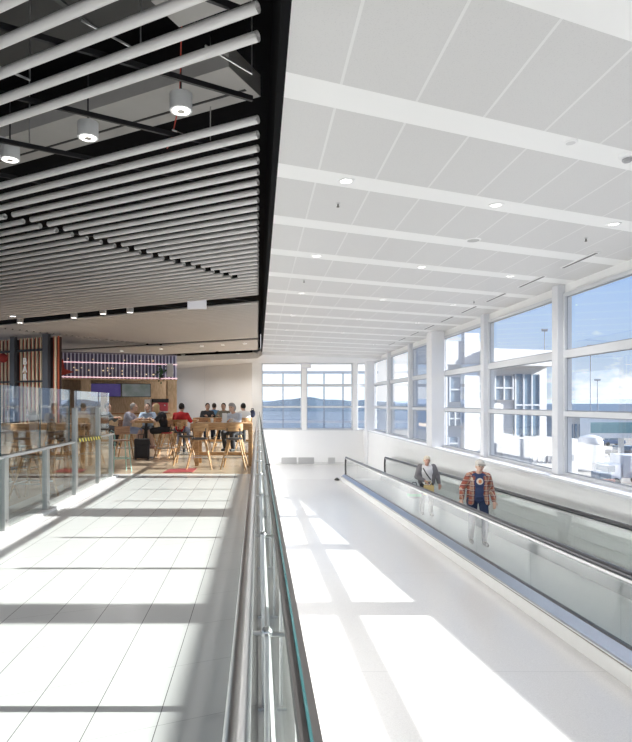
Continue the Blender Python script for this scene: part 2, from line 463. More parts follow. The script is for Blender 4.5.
for i, (x, y) in enumerate(sp):
    o = proto if i == 0 else dup(proto)
    o.location = (x, y, ZB - .01); o['label'] = labs[i]; o['group'] = 'large downlights in the front gap'
gap2 = [(13, 314), (20, 320.5), (74, 315.5), (103, 311.5), (130, 310)]
for i, (x, y) in enumerate(gap2):
    Y = 2.6*F/(CY-y-1.5)
    o = dup(proto, (PX(x, Y), Y, ZB-.03), 0, 'small white cylinder downlight, %s from the picture edge along the gap with the white sign' % ORD[i], 'downlights in the second gap')
gap3 = [(122, 349), (161, 347), (202, 344), (223, 343), (245, 341.5)]
for i, (x, y) in enumerate(gap3):
    Y = 2.6*F/(CY-y-1.5)
    o = dup(proto, (PX(x, Y), Y, ZB-.03), 0, 'tiny white downlight, %s from the cafe bar along the last dark gap' % ORD[i], 'downlights in the last gap')
Ys = 15.2
o = thing('hanging_sign', 'blank white box sign hanging in the second ceiling gap', 'sign', (PX(197, Ys), Ys, 1.5 + (CY-304)/F*Ys))
MB().box(-.24, .24, -.03, .03, -.13, .13).build('sign_box', mat('sign_white', (.85, .85, .88), .4, emit=(.9, .9, 1), estr=.25), o, bevel=.008)
MB().cyl((-.15, 0, .13), (-.15, 0, .4), .006, seg=6).cyl((.15, 0, .13), (.15, 0, .4), .006, seg=6).build('rod', M_blackmetal, o)

# ------------------------------------------------------------------ white ceiling fittings
def band_y(k, x): return BAND0 - BANDW/2 + BANDP*k + (x-.2)/2.45
t = thing('recessed_downlight', '', 'downlight')
MB().lathe((0, 0, -.012), [(.062, .012), (.095, .012), (.095, .004), (.075, 0), (.062, .006)], 24, True).build('ring', M_white, t, smooth=True)
MB().lathe((0, 0, -.004), [(.06, 0), (.06, .004)], 20).build('lens', M_lightlens, t, smooth=True)
MB().lathe((0, 0, -.009), [(.022, 0), (.022, .006)], 12).build('baffle', M_steel2, t)
first = True
for r, k in enumerate((1, 3, 5, 7, 9, 11)):
    for c, x in enumerate((.945, 2.86, 4.73)):
        lab = 'round recessed ceiling downlight, %s lit row, %s' % (ORD[r], ('next to the dark ceiling', 'middle of its row', 'next to the windows')[c])
        o = t if first else dup(t)
        first = False
        o.location = (x, band_y(k, x), ZC); o['label'] = lab; o['group'] = 'recessed downlights in the white ceiling'
rear_labels = 0
for (x, y) in ((183, 355), (193, 358), (213, 361), (214, 357), (246, 359), (238, 353.5)):
    Y = 2.22*F/(CY-y)
    if Y > 34: Y = 32.5
    dup(t, (PX(x, Y), Y, 3.72), 0, 'tiny round downlight in the plain white ceiling above the cafe rear wall', 'downlights over the rear wall')
o = thing('smoke_detector', 'grey and white smoke detector on the white ceiling by the upper corner', 'smoke detector', (3.55, 5.77, ZC))
MB().lathe((0, 0, -.03), [(.04, 0), (.07, .012), (.075, .03)], 20).build('base', M_white, o, smooth=True)
MB().lathe((0, 0, -.065), [(.03, 0), (.045, .015), (.045, .03), (.03, .036)], 18).build('sensor_head', mat('sensor_grey', (.35, .35, .36), .4), o, smooth=True)
o = thing('ceiling_speaker', 'flat round grille in the white ceiling between lit rows', 'ceiling speaker', (3.14, 8.75, ZC))
MB().lathe((0, 0, -.012), [(.09, 0), (.11, .006), (.11, .012)], 24).build('ring', M_white, o, smooth=True)
MB().lathe((0, 0, -.015), [(.085, 0), (.085, .004)], 24).build('grille', mat('grille_grey', (.5, .5, .5), .6), o)
o = thing('ceiling_speaker', 'small round white disc on the nearest ceiling band', 'ceiling speaker', (2.85, 5.47, ZC))
MB().lathe((0, 0, -.012), [(.045, 0), (.06, .006), (.06, .012)], 24).build('ring', M_white, o, smooth=True)
MB().lathe((0, 0, -.014), [(.04, 0), (.04, .004)], 24).build('grille', mat('grille_pale', (.66, .66, .66), .6), o)
o = None
for i, (x, y, w) in enumerate(((PX(338, 7.14), 7.14, 'near the first downlight of the white ceiling'), (PX(586, 8.65), 8.65, 'towards the windows on the white ceiling'),
                               (PX(304, 11.6), 11.6, 'beside the dark ceiling edge'), (PX(474, 14), 14, 'far out towards the windows'))):
    if i == 0:
        s = thing('ceiling_sprinkler', '', 'sprinkler')
        MB().lathe((0, 0, -.012), [(.012, 0), (.03, .01), (.03, .012)], 14).build('rosette', M_steel2, s, smooth=True)
        MB().lathe((0, 0, -.05), [(.018, 0), (.018, .006), (.008, .01), (.008, .04)], 12).build('deflector', mat('dark_brass', (.12, .11, .1), .4, .8), s, smooth=True)
    else: s = dup(o)
    o = o or s
    s.location = (x, y, ZC); s['label'] = 'small dark sprinkler head ' + w; s['group'] = 'sprinkler heads'
o = None
for i in range(9):
    y = 10.0 + 1.75*i
    if i == 0:
        s = thing('slot_diffuser', '', 'air diffuser')
        MB().box(-.05, .05, -.55, .55, -.012, 0).build('frame', M_white, s, bevel=.004)
        MB().box(-.022, .022, -.52, .52, -.016, -.011).build('slot', mat('slot_dark', (.12, .12, .12), .6), s)
    else: s = dup(o)
    o = o or s
    s.location = (5.35, y, ZC); s['label'] = 'long narrow air slot in the white ceiling, %s from the camera along the windows' % ORD[i]; s['group'] = 'slot diffusers along the windows'

# end-wall bits
for i, (x0, x1, lab) in enumerate(((281.5, 296.5, 'grey louvred grille low on the end wall, beside the balustrade'), (298.5, 314, 'grey louvred grille low on the end wall, middle of three'),
                                   (328, 335, 'small pale grille low on the end wall, closest to the moving walkway'))):
    o = thing('wall_grille', lab, 'grille', (0, 0, 0), group='grilles in the end wall')
    a, c = PX(x0, YE), PX(x1, YE); z0, z1 = -1.84, -1.50
    MB().box(a, c, YE-.02, YE, z0, z1).build('backing', mat('grille_metal', (.42, .415, .41), .5) if i < 2 else mat('grille_light', (.62, .62, .62), .5), o)
    g = MB()
    for s in range(6): g.box(a+.02, c-.02, YE-.03, YE-.018, z0+.03+s*.05, z0+.055+s*.05)
    g.build('slat', M_steel2, o)
o = thing('sign_box', 'small pale box above the pier between the end windows', 'sign', (PX(306, YE-.2), YE-.2, 3.5))
MB().box(-.28, .28, -.05, .05, -.1, .17).build('case', mat('box_lilac', (.74, .74, .80), .5), o, bevel=.01)
MB().box(-.24, .24, -.055, -.05, -.06, .13).build('face', M_white, o)

# ------------------------------------------------------------------ near balustrade
bal = thing('glass_balustrade', 'long glass balustrade with steel handrail between the tiled floor and lower corridor', 'balustrade')
RX, RZ = -.033, .985
YB0, YB1 = -3.3, 32.8
MB().cyl((RX, YB0, RZ), (RX, YB1, RZ), .0215, seg=24).build('handrail', M_steel, bal, smooth=True)
MB().cyl((RX, 3.29, RZ), (RX, 3.305, RZ), .0222, seg=24).build('rail_joint', M_steel2, bal, smooth=True)
ys = [1.69 + 1.25*k for k in range(-4, 25)]
for k, y in enumerate(ys):
    p = MB(); p.box(.018, .032, y-.03, y+.03, 0, .855).build('post', M_steel2, bal, bevel=.003)
    MB().cyl((.025, y, .85), (RX, y, .853), .007, seg=8).cyl((RX, y, .853), (RX, y, RZ-.01), .007, seg=8).ell((RX, y, .853), .007, seg=8).build('rail_bracket', M_steel, bal, smooth=True)
    MB().cyl((.025, y, .848), (.072, y, .848), .007, seg=8).ell((.025, y, .855), .017, seg=10).build('glass_clamp', M_steel, bal, smooth=True)
    MB().box(.0, .05, y-.05, y+.05, .018, .03).build('foot_plate', M_steel2, bal)
edges = [YB0] + [y + .02 for y in ys if y < YB1-.6 and y > YB0+.3] + [YB1]
for a, c in zip(edges, edges[1:]):
    MB().box(.069, .079, a+.006, c-.006, -.02, 1.03).build('glass_pane', M_bglass, bal)
MB().box(.058, .069, YB0, YB1, 1.0, 1.03).box(.079, .090, YB0, YB1, 1.0, 1.03).box(.058, .090, YB0, YB1, 1.03, 1.032).build('cap_rail', M_cap, bal)
MB().box(.0715, .0765, YB0, YB1, 1.033, 1.035).build('glass_edge', M_teal, bal)
MB().box(.0, .06, YB0, YB1, 0, .018).build('base_channel', M_steel2, bal)
for y in (4.55, 9.8, 16.0): MB().box(.055, .093, y-.02, y+.02, .997, 1.037).build('cap_clamp', M_blackmetal, bal)

# ------------------------------------------------------------------ left railing
XR = -2.93
M_railpale = mat('pale_rail', (.72, .72, .71), .4, .25)
M_postgrey = mat('post_steel', (.50, .50, .48), .4, .5)
lr = thing('glass_railing', 'low glass railing with steel posts along the cafe side of the tiled floor', 'railing')
posts = [(4.2, .87), (5.55, .87), (6.92, .87), (8.29, .87), (9.6, 1.42), (10.99, 1.42), (11.96, .86)]
for y, h in posts:
    MB().box(XR-.035, XR+.035, y-.055, y+.055, 0, h).build('post', M_postgrey, lr, bevel=.004)
    MB().cyl((XR+.036, y, .14), (XR+.044, y, .14), .02, seg=12).build('bolt', M_steel, lr)
MB().bar((XR, 3, .875), (XR, 9.65, .875), .05, .03).build('handrail', M_railpale, lr)
MB().bar((XR, 10.95, .875), (XR, 12.15, .875), .05, .03).build('handrail', M_railpale, lr)
for (a, ha), (c, hc) in zip(posts, posts[1:]):
    MB().box(XR-.006, XR+.006, a+.06, c-.06, .05, .85).build('glass_pane', M_bglass, lr)
for a, c in ((4.3, 5.6), (5.61, 6.93), (6.95, 8.19), (8.21, 9.46)):
    MB().box(XR-.056, XR-.044, a, c, .86, 1.71).build('screen_pane', glass('screen_glass', (.93, .96, .96), ior=1.95), lr)
    MB().box(XR-.058, XR-.042, c-.0, c+.012, .86, 1.71).build('pane_edge', mat('dark_edge', (.04, .10, .12), .2), lr)
MB().box(XR-.056, XR-.044, 9.75, 11.98, .9, 1.70).build('screen_pane', glass('screen_glass', (.93, .96, .96), ior=1.95), lr)
MB().box(XR-.2, XR+.08, 3, 12.2, 0, .035).build('kerb', mat('kerb_white', (.8, .8, .79), .4), lr)
# yellow and black barrier tape between the two tall posts
m, nt, bs = new_mat('hazard_tape'); g = NB(nt); (x, y, z), tc = g.xyz()
st = g.line(g.math('ADD', g.math('ADD', y, z), 10), .16, .08)
nt.links.new(g.mix(st, (.85, .72, .12), (.05, .05, .04)), bs.inputs['Base Color'])
tag(MB().bar((XR+.05, 9.6, .90), (XR+.05, 10.99, .865), .006, .06).build('barrier_tape', m), 'yellow and black striped tape between the two tall railing posts', 'tape')

# ------------------------------------------------------------------ moving walkway
wk = thing('moving_walkway', 'long moving walkway with glass sides sloping down beside the windows', 'moving walkway')
XH1, XH2 = 3.75, 5.43
def zh(Y): return 1.5 - .415*XH1 - .030*Y
WY0, WY1 = -2.0, 25.6
def slab(x0, x1, za, zb, y0, y1, name, m, bev=0):
    b = MB()
    b.poly([(x0, y0, zr(y0)+za), (x1, y0, zr(y0)+za), (x1, y1, zr(y1)+za), (x0, y1, zr(y1)+za)], (0, 0, zb-za))
    return b.build(name, m, wk, bevel=bev)
for side, xh in ((-1, XH1), (1, XH2)):
    xo = xh + side*.17; xi = xh - side*.12
    a, c = sorted((xo, xo - side*.03)); slab(a, c, 0, .165, WY0, WY1+.35, 'skirting', M_skirt)
    a, c = sorted((xo - side*.006, xo - side*.03)); slab(a, c, .165, .185, WY0, WY1+.35, 'groove', mat('groove_brown', (.16, .14, .12), .5))
    a, c = sorted((xo + side*.004, xo - side*.035)); slab(a, c, .185, .20, WY0, WY1+.35, 'edge_trim', mat('edge_steel', (.70, .70, .70), .3, .5))
    b = MB(); e0, e1 = WY0, WY1+.35; xa, xb = xo - side*.035, xh + side*.02
    b.poly([(xa, e0, zr(e0)+.197), (xb, e0, zr(e0)+.275), (xb, e1, zr(e1)+.275), (xa, e1, zr(e1)+.197)], (0, 0, -.02)); b.build('deck', M_deck, wk)
    a, c = sorted((xi, xh - side*.02)); slab(a, c, .02, .22, WY0, WY1+.35, 'inner_deck', mat('dark_deck', (.22, .24, .26), .4, .4))
    a, c = sorted((xh - side*.02, xh + side*.02)); slab(a, c, .20, .30, WY0, WY1+.3, 'glass_channel', M_rubber)
    y = WY0; pitch = 2.05
    while y < WY1:
        e = min(y + pitch, WY1)
        b = MB(); b.poly([(xh-.006, y+.006, zr(y)+.29), (xh-.006, e-.006, zr(e)+.29), (xh-.006, e-.006, zh(e)-.05), (xh-.006, y+.006, zh(y)-.05)], (.012, 0, 0))
        b.build('glass_pane', M_wglass, wk); y = e
    pts = [(xh, WY0, zh(WY0))] + [(xh, WY1-.05, zh(WY1-.05))]
    top = zh(WY1); bot = zr(WY1)+.26; r = (top-bot)/2
    for k in range(1, 9):
        A = math.pi/2 - math.pi*k/8
        pts.append((xh, WY1-.05+math.cos(A)*r*.42, (top+bot)/2 + math.sin(A)*r))
    b = MB(); b.tube(pts, .04, 12); b.build('handrail', M_rubber, wk, smooth=True)
    pts2 = [(p[0], p[1]-(.05 if i > 1 else 0), p[2]-.055 if i < 2 else p[2]) for i, p in enumerate(pts[:2])]
    MB().bar(pts2[0], pts2[1], .045, .03).build('rail_profile', mat('rail_profile', (.52, .52, .52), .35, .4), wk)
b = MB()
b.poly([(XH1+.12, WY0, zr(WY0)+.006), (XH2-.12, WY0, zr(WY0)+.006), (XH2-.12, WY1+.2, zr(WY1+.2)+.006), (XH1+.12, WY1+.2, zr(WY1+.2)+.006)], (0, 0, .012))
b.build('pallet_belt', M_belt, wk)
b = MB(); b.poly([(XH1+.12, WY1+.2, zr(26)+.0), (XH2-.12, WY1+.2, zr(26)), (XH2-.12, WY1+1.0, zr(26.5)), (XH1+.12, WY1+1.0, zr(26.5))], (0, 0, .012)); b.build('comb_plate', M_steel2, wk)
tag(MB().lathe((3.42, 26.0, zr(26)), [(.11, 0), (.11, .05), (.05, .1), (.02, .12)], 14).build('floor_guide', mat('black_plastic', (.03, .03, .03), .5), smooth=True), 'small black floor guide at the far end of the moving walkway', 'floor guide')

# ------------------------------------------------------------------ cafe furniture
def stool(label, back_mat, seat_mat, group):
    t = thing('bar_stool', label, 'bar stool', group=group)
    MB().lathe((0, 0, .66), [(.16, 0), (.19, .012), (.195, .035), (.17, .045)], 20).build('seat', seat_mat, t, smooth=True)
    for sx in (-1, 1):
        for sy in (-1, 1):
            MB().cyl((sx*.285, sy*.27, 0), (sx*.12, sy*.12, .67), .017, .022, seg=10).build('leg', M_wood, t, smooth=True)
    f = MB(); z = .27; k = .275 - (.155*z/.67)
    for (a, c) in (((-k, -k), (k, -k)), ((k, -k), (k, k)), ((k, k), (-k, k)), ((-k, k), (-k, -k))):
        f.cyl((*a, z), (*c, z), .011, seg=8)
    f.build('footrest', M_steel2, t)
    b = MB(); bm = b.bm                                    # curved backrest behind the sitter (local -Y side)
    R0, R1, n = .225, .205, 14; rows = []
    for zz in (.86, 1.04):
        for R in (R0, R1):
            rows.append([bm.verts.new((R*math.sin(A), -R*math.cos(A)*.85 - .02, zz)) for A in [(-1.15 + 2.3*i/n) for i in range(n+1)]])
    o0, i0, o1, i1 = rows
    for k in range(n):
        bm.faces.new((o0[k], o0[k+1], o1[k+1], o1[k])); bm.faces.new((i0[k+1], i0[k], i1[k], i1[k+1]))
        bm.faces.new((o1[k], o1[k+1], i1[k+1], i1[k])); bm.faces.new((i0[k], i0[k+1], o0[k+1], o0[k]))
    bm.faces.new((o0[0], o1[0], i1[0], i0[0])); bm.faces.new((o0[n], i0[n], i1[n], o1[n]))
    bmesh.ops.recalc_face_normals(bm, faces=bm.faces[:])
    b.build('backrest', back_mat, t, smooth=True)
    s = MB()
    for sx in (-1, 1): s.cyl((sx*.13, -.12, .68), (sx*.15, -.175, .93), .011, seg=8)
    s.build('back_support', M_blackmetal, t)
    return t
GS = 'light wooden bar stools in the cafe'
st_oak = stool('', M_wood, M_seat, GS)
st_red = stool('', M_wood2, M_redseat, GS)
st_dark = stool('', M_wood2, M_seat, GS)
used = set()
def put_stool(proto, x, y, rz, label):
    if proto.name in used: o = dup(proto)
    else: o = proto; used.add(proto.name)
    o.location = (x, y, 0); o.rotation_euler = (0, 0, rz); o['label'] = label
    return o
H = math.pi/2
put_stool(st_oak, PX(199.5, 13.75), 13.75, .06, 'empty oak bar stool facing the front table, nearer the red floor mat')
put_stool(st_oak, PX(234.5, 13.75), 13.75, -.08, 'empty oak bar stool facing the front table, nearer the balustrade')
put_stool(st_oak, PX(186, 14.65), 14.65, -H, 'oak bar stool at the end of the front table behind the red mat')
put_stool(st_oak, PX(236, 15.75), 15.75, math.pi, 'oak bar stool under the grey-haired person at the front table')
put_stool(st_oak, PX(244.5, 18.75), 18.75, 0, 'oak bar stool under the person in white by the balustrade')
put_stool(st_dark, PX(222, 18.75), 18.75, 0, 'brown-backed bar stool in the second row, empty, before the khaki shirt')
put_stool(st_dark, PX(202, 18.8), 18.8, 0, 'brown-backed bar stool in the second row, before the dark-shirted person')
put_stool(st_oak, PX(207, 20.75), 20.75, math.pi, 'oak bar stool under the dark-shirted person')
put_stool(st_oak, PX(224, 20.75), 20.75, math.pi, 'oak bar stool under the person in khaki')
put_stool(st_oak, PX(213.5, 22), 22, 0, 'oak bar stool under the person in the blue shirt at the rear')
put_stool(st_dark, PX(126, 16.45), 16.45, -H, 'dark-backed bar stool under the man in grey with shorts')
put_stool(st_red, PX(165.5, 16.45), 16.45, H, 'red-seated bar stool under the blonde woman in black')
put_stool(st_oak, PX(148, 17.35), 17.35, math.pi, 'oak bar stool behind the small table under the person in pale blue')
put_stool(st_oak, PX(180.5, 16.7), 16.7, 0, 'oak bar stool under the person in red')
put_stool(st_dark, PX(104, 17.6), 17.6, -H, 'bar stool behind the railing glass under the dark-haired person in grey')
put_stool(st_oak, PX(172, 18.1), 18.1, .6, 'empty oak bar stool between the blonde woman and the person in red')
put_stool(st_dark, PX(-6, 9.2), 9.2, .05, 'dark-backed bar stool behind the railing glass, nearer the picture edge')
put_stool(st_dark, PX(34, 9.3), 9.3, -.1, 'dark-backed bar stool behind the railing glass, beside the bottles')
put_stool(st_oak, PX(36, 13.2), 13.2, .2, 'oak bar stool at the counter further back behind the glass')
put_stool(st_oak, PX(66, 13.3), 13.3, -.1, 'oak bar stool behind the glass at the tall railing post')
put_stool(st_dark, PX(22, 11.3), 11.3, math.pi, 'dark-backed bar stool on the far side of the planter table')

def table(label, x0, x1, y0, y1, z=1.02, mt=M_wood, th=.06, panel=False):
    cx, cy = (x0+x1)/2, (y0+y1)/2; hx, hy = (x1-x0)/2, (y1-y0)/2
    t = thing('high_table', label, 'table', (cx, cy, 0))
    MB().box(-hx, hx, -hy, hy, z-th, z).build('tabletop', mt, t, bevel=.008)
    if panel:
        for s in (-1, 1):
            for s2 in (-1, 1):
                MB().box(s*hx-.045*(s+1)-.0, s*hx-.045*(s-1), s2*hy-.045*(s2+1), s2*hy-.045*(s2-1), 0, z-th).build('leg', mt, t, bevel=.004)
        MB().box(-hx+.09, hx-.09, -.02, .02, .22, .30).build('stretcher', mt, t)
        MB().box(-hx+.05, hx-.05, -hy+.03, -hy+.05, z-th-.1, z-th).box(-hx+.05, hx-.05, hy-.05, hy-.03, z-th-.1, z-th).build('apron', mt, t)
    else:
        MB().cyl((0, 0, .02), (0, 0, z-th), .04, seg=14).build('pedestal', M_blackmetal, t, smooth=True)
        MB().lathe((0, 0, 0), [(.24, 0), (.24, .012), (.05, .03)], 24).build('base_plate', M_blackmetal, t, smooth=True)
    return t
table('long oak high table at the front of the cafe by the balustrade', -1.5, -.14, 14.25, 15.1, panel=True)
table('long oak high table in the second row of the cafe', -2.1, -.2, 19.4, 20.15, panel=True)
table('small high table behind the second row', -2.1, -1.2, 22.55, 23.1)
table('small square high table between the seated man and woman', -3.32, -2.82, 16.15, 16.8)
table('small round-footed high table in front of the person in red', -2.55, -1.75, 17.15, 17.75)
table('brown planter table behind the railing glass', -5.6, -3.35, 9.85, 10.7, mt=M_wood2, panel=True)
table('long counter table further back behind the railing glass', -6.6, -4.0, 13.8, 14.5, panel=True)
# green tubular stool at the railing end
t = thing('metal_stool', 'green tubular metal stool with brown seat at the railing end', 'stool', (PX(120, 13.1), 13.1, 0), .5)
for sx in (-1, 1):
    for sy in (-1, 1):
        MB().cyl((sx*.2, sy*.2, 0), (sx*.15, sy*.14, .68), .012, seg=8).build('leg', M_green, t, smooth=True)
    MB().tube([(sx*.15, .14, .68), (sx*.18, .18, .86), (sx*.18, .05, .9), (sx*.17, -.16, .88), (sx*.15, -.14, .68)], .011, 8).build('arm_frame', M_green, t, smooth=True)
MB().box(-.17, .17, -.16, .16, .67, .70).build('seat', M_wood2, t, bevel=.01)
MB().box(-.17, .17, -.185, -.165, .82, 1.0).build('backrest', M_wood2, t, bevel=.008)
MB().tube([(-.18, -.18, .3), (.18, -.18, .3), (.18, .18, .3), (-.18, .18, .3), (-.18, -.18, .3)], .009, 8).build('footrest', M_green, t, smooth=True)

# things on tables
tag(MB().box(-.055, .055, -.004, .004, 0, .235).box(-.055, .055, -.02, .02, 0, .006).build('menu_card', M_white, loc=(PX(224.5, 14.6), 14.6, 1.02)), 'upright white menu card on the front oak table', 'menu card')
o = thing('planter', 'pale bowl-shaped planter on a square foot on the brown table behind glass', 'planter', (PX(33.5, 10.2), 10.2, 1.02))
MB().box(-.055, .055, -.055, .055, 0, .15).build('foot', mat('pale_concrete', (.55, .54, .52), .8, bump=.2), o, bevel=.006)
MB().lathe((0, 0, .15), [(.05, 0), (.09, .06), (.115, .12), (.105, .14), (.08, .12)], 20).build('bowl', mat('beige_ceramic', (.55, .50, .42), .6), o, smooth=True)
b = MB()
for k in range(46):
    A = random.uniform(0, 6.28); r = random.uniform(.02, .14); h = random.uniform(.04, .13)
    b.cyl((math.cos(A)*r*.3, math.sin(A)*r*.3, .26), (math.cos(A)*r, math.sin(A)*r, .27+h), .006, .001, seg=5)
b.build('hill_reflection_tuft', mat('olive_reflection', (.24, .22, .12), .8), o)  # tuft stands in for the hill reflected in the glass
for i, (x, h, c, nm) in enumerate(((49, .20, (.06, .08, .06), 'dark green'), (51.5, .24, (.10, .08, .05), 'tall brown'), (54, .22, (.16, .18, .18), 'grey'))):
    o = thing('bottle', nm + ' bottle standing on the brown planter table', 'bottle', (PX(x, 10.3), 10.3, 1.02), group='bottles on the planter table')
    MB().lathe((0, 0, 0), [(.028, 0), (.03, .01), (.03, h*.6), (.012, h*.78), (.012, h)], 14).build('body', mat('bottle_%d' % i, c, .15), o, smooth=True)
    MB().lathe((0, 0, h), [(.014, 0), (.014, .02)], 12).build('cap', M_blackmetal, o)
def cup(x, y, lab, c=(.85, .84, .82), z=1.02):
    o = thing('cup', lab, 'cup', (x, y, z), group='cups on the cafe tables')
    MB().lathe((0, 0, 0), [(.028, 0), (.04, .09), (.036, .09), (.025, .01)], 16).build('body', mat('cup_%g' % c[0], c, .4), o, smooth=True)
    MB().lathe((0, 0, .088), [(.042, 0), (.042, .008), (.03, .014)], 16).build('lid', mat('lid_white', (.8, .8, .8), .4), o, smooth=True)
cup(PX(212, 14.7), 14.7, 'white takeaway cup in the middle of the front oak table')
cup(PX(232, 15.0), 15.0, 'pale cup before the grey-haired person', (.7, .66, .6))
cup(PX(143, 16.4), 16.4, 'white cup on the small table beside the man in grey', (.9, .9, .88))
cup(PX(150, 16.5), 16.5, 'brown cup on the small table beside the blonde woman', (.3, .2, .12))
# suitcase
o = thing('suitcase', 'black upright suitcase on the floor beside the blonde woman', 'suitcase', (PX(142, 15.85), 15.85, 0), .15)
MB().box(-.2, .2, -.12, .12, .05, .56).build('shell', mat('black_nylon', (.015, .015, .02), .6, bump=.3), o, bevel=.03)
MB().box(-.15, .15, -.15, -.115, .1, .38).build('front_pocket', mat('black_nylon2', (.02, .02, .026), .65), o, bevel=.015)
for sx in (-1, 1): MB().cyl((sx*.16-.02, .06, .035), (sx*.16+.02, .06, .035), .035, seg=12).build('wheel', M_rubber, o)
MB().tube([(-.1, .08, .55), (-.1, .08, .66), (.1, .08, .66), (.1, .08, .55)], .01, 8).build('handle', M_blackmetal, o)
# red mat
tag(MB().poly([(PX(163, 12.9), 12.85, .004), (PX(192, 12.9), 12.95, .004), (PX(197, 13.7), 13.75, .004), (PX(171, 13.7), 13.6, .004)], (0, 0, .008)).build('floor_mat', mat('red_mat', (.34, .05, .055), .5)), 'flat red floor mat in front of the oak bar stools', 'mat')
# dark bag at the end of the balustrade
o = thing('backpack', 'dark blue bag at the cafe end beside the balustrade, above the tables', 'bag', (PX(252.6, 20.0), 19.75, 1.02))
MB().ell((0, 0, .13), (.09, .08, .13)).build('body', mat('navy_bag', (.03, .04, .09), .7), o, smooth=True)
MB().tube([(-.04, -.06, .22), (-.03, -.08, .3), (.03, -.08, .3), (.04, -.06, .22)], .01, 8).build('strap', M_blackmetal, o)

# ------------------------------------------------------------------ bar: slatted screen, bulkhead, screens
# warm slatted screen parallel to the tubes
PA = Vector((-7.2, 21.6, 0)); SD = Vector((-1.83, 1, 0)).normalized(); SN = Vector((1, 1.83, 0)).normalized()
sc = thing('slatted_screen', 'tall screen of orange and cream slats between dark posts above the cafe', 'screen', PA)
def sp(s, z, o=0): return SD*s + SN*o + Vector((0, 0, z))
M_cream = mat('cream_slat', (.90, .80, .60), .5); M_orange = mat('orange_slat', (.58, .13, .06), .5)
for s0, s1, nm in ((.0, .3, 'a'), (.74, 2.1, 'b'), (2.45, 4.2, 'c')):
    c1, c2 = MB(), MB()
    k = 0; s = s0 + .02
    while s < s1:
        (c1 if k % 2 else c2).bar(sp(s, .0, 0 if k % 2 else .04), sp(s, 2.42+1.5, 0 if k % 2 else .04), .058 if k % 2 else .036, .05, up=(SN.x, SN.y, 0)); s += .105; k += 1
    c1.build('cream_slats', M_cream, sc); c2.build('orange_slats', M_orange, sc)
MB().bar(sp(0, 1.95, .16), sp(4.2, 1.95, .16), .03, 3.9).build('back_panel', mat('screen_back', (.07, .045, .04), .6), sc)
for s in (.52, 2.27):
    MB().bar(sp(s, 0, -.06), sp(s, 4.0, -.06), .28 if s < 1 else .24, .14, up=(SN.x, SN.y, 0)).build('post', mat('post_slate', (.09, .10, .12), .4), sc)
MB().bar(sp(.7, 3.45, -.05), sp(4.2, 3.45, -.05), .05, .09).build('cross_rail', M_blackmetal, sc)
MB().bar(sp(.7, 2.3, -.05), sp(4.2, 2.3, -.05), .05, .06).build('cross_rail', M_blackmetal, sc)
fx = bpy.data.curves.new('sign_lettering', 'FONT'); fx.body = 'B\nA\nR'; fx.size = .36; fx.extrude = .012; fx.align_x = 'CENTER'; fx.space_line = .82
ft = bpy.data.objects.new('tmp', fx); COL.objects.link(ft); dg = bpy.context.evaluated_depsgraph_get(); dg.update()
fm = bpy.data.meshes.new_from_object(ft.evaluated_get(dg)); bpy.data.objects.remove(ft); bpy.data.curves.remove(fx)
fo = bpy.data.objects.new('sign_lettering', fm); COL.objects.link(fo); fm.materials.clear(); fm.materials.append(mat('letter_white', (.85, .83, .83), .5, emit=(1, .95, .95), estr=.25))
fo.parent = sc; fo.location = sp(1.62, 2.93, -.09); fo.rotation_euler = (math.pi/2, 0, math.atan2(-SD.y, -SD.x))
fo['label'] = 'stacked white letters on the slats'
o = thing('lantern', 'red dotted round lantern on the slats at the picture edge', 'lantern', (PX(3, 22.3), 22.3, 1.5+45/F*22.3))
MB().lathe((0, 0, -.17), [(.05, 0), (.13, .05), (.165, .13), (.165, .2), (.13, .29), (.05, .34)], 20).build('shade', mat('lantern_red', (.42, .05, .05), .6, var=.4, scale=25), o, smooth=True)
MB().cyl((0, 0, .17), (0, 0, .6), .008, seg=6).build('cord', M_blackmetal, o)

# bulkhead of lavender slats, parallel to the ceiling bands
BDIR = Vector((2.45, 1, 0)).normalized(); BN = Vector((1, -2.45, 0)).normalized()   # BN faces the camera
BR = Vector((PX(177, 26), 26, 0))
bh = thing('bar_bulkhead', 'lavender slatted bulkhead with pink light lines above the bar', 'bulkhead', BR)
def bp_(s, z, o=0): return -BDIR*s + BN*o + Vector((0, 0, z))
L = 5.75
MB().bar(bp_(0, 3.02, -.35), bp_(L, 3.02, -.35), .06, 1.06).build('back_panel', mat('plum_panel', (.13, .13, .24), .5), bh)
MB().bar(bp_(0, 3.56, -.18), bp_(L, 3.56, -.18), .42, .04).build('top_board', mat('top_lav', (.25, .24, .34), .5), bh)
MB().bar(bp_(0, 2.48, -.18), bp_(L, 2.48, -.18), .42, .06).build('bottom_board', M_bar, bh)
s_ = MB(); s = .05
while s < L: s_.bar(bp_(s, 2.5, 0), bp_(s, 3.55, 0), .052, .05, up=(BN.x, BN.y, 0)); s += .15
s_.build('slats', mat('lavender_slat', (.74, .76, .95), .4), bh)
M_pink = mat('pink_led', (.9, .7, .75), .4, emit=(1, .62, .66), estr=1.5)
for z in (2.56, 3.16): MB().bar(bp_(0, z, .045), bp_(L, z, .045), .02, .028).build('led_strip', M_pink, bh)
b = MB()
for k in range(40): b.ell(bp_(random.uniform(.6, L-.3), random.choice((2.72, 2.85, 2.95, 3.3)), -.12), .024, seg=8)
b.build('bulbs', mat('warm_bulb', (.9, .8, .6), .4, emit=(1, .7, .4), estr=1.6), bh)
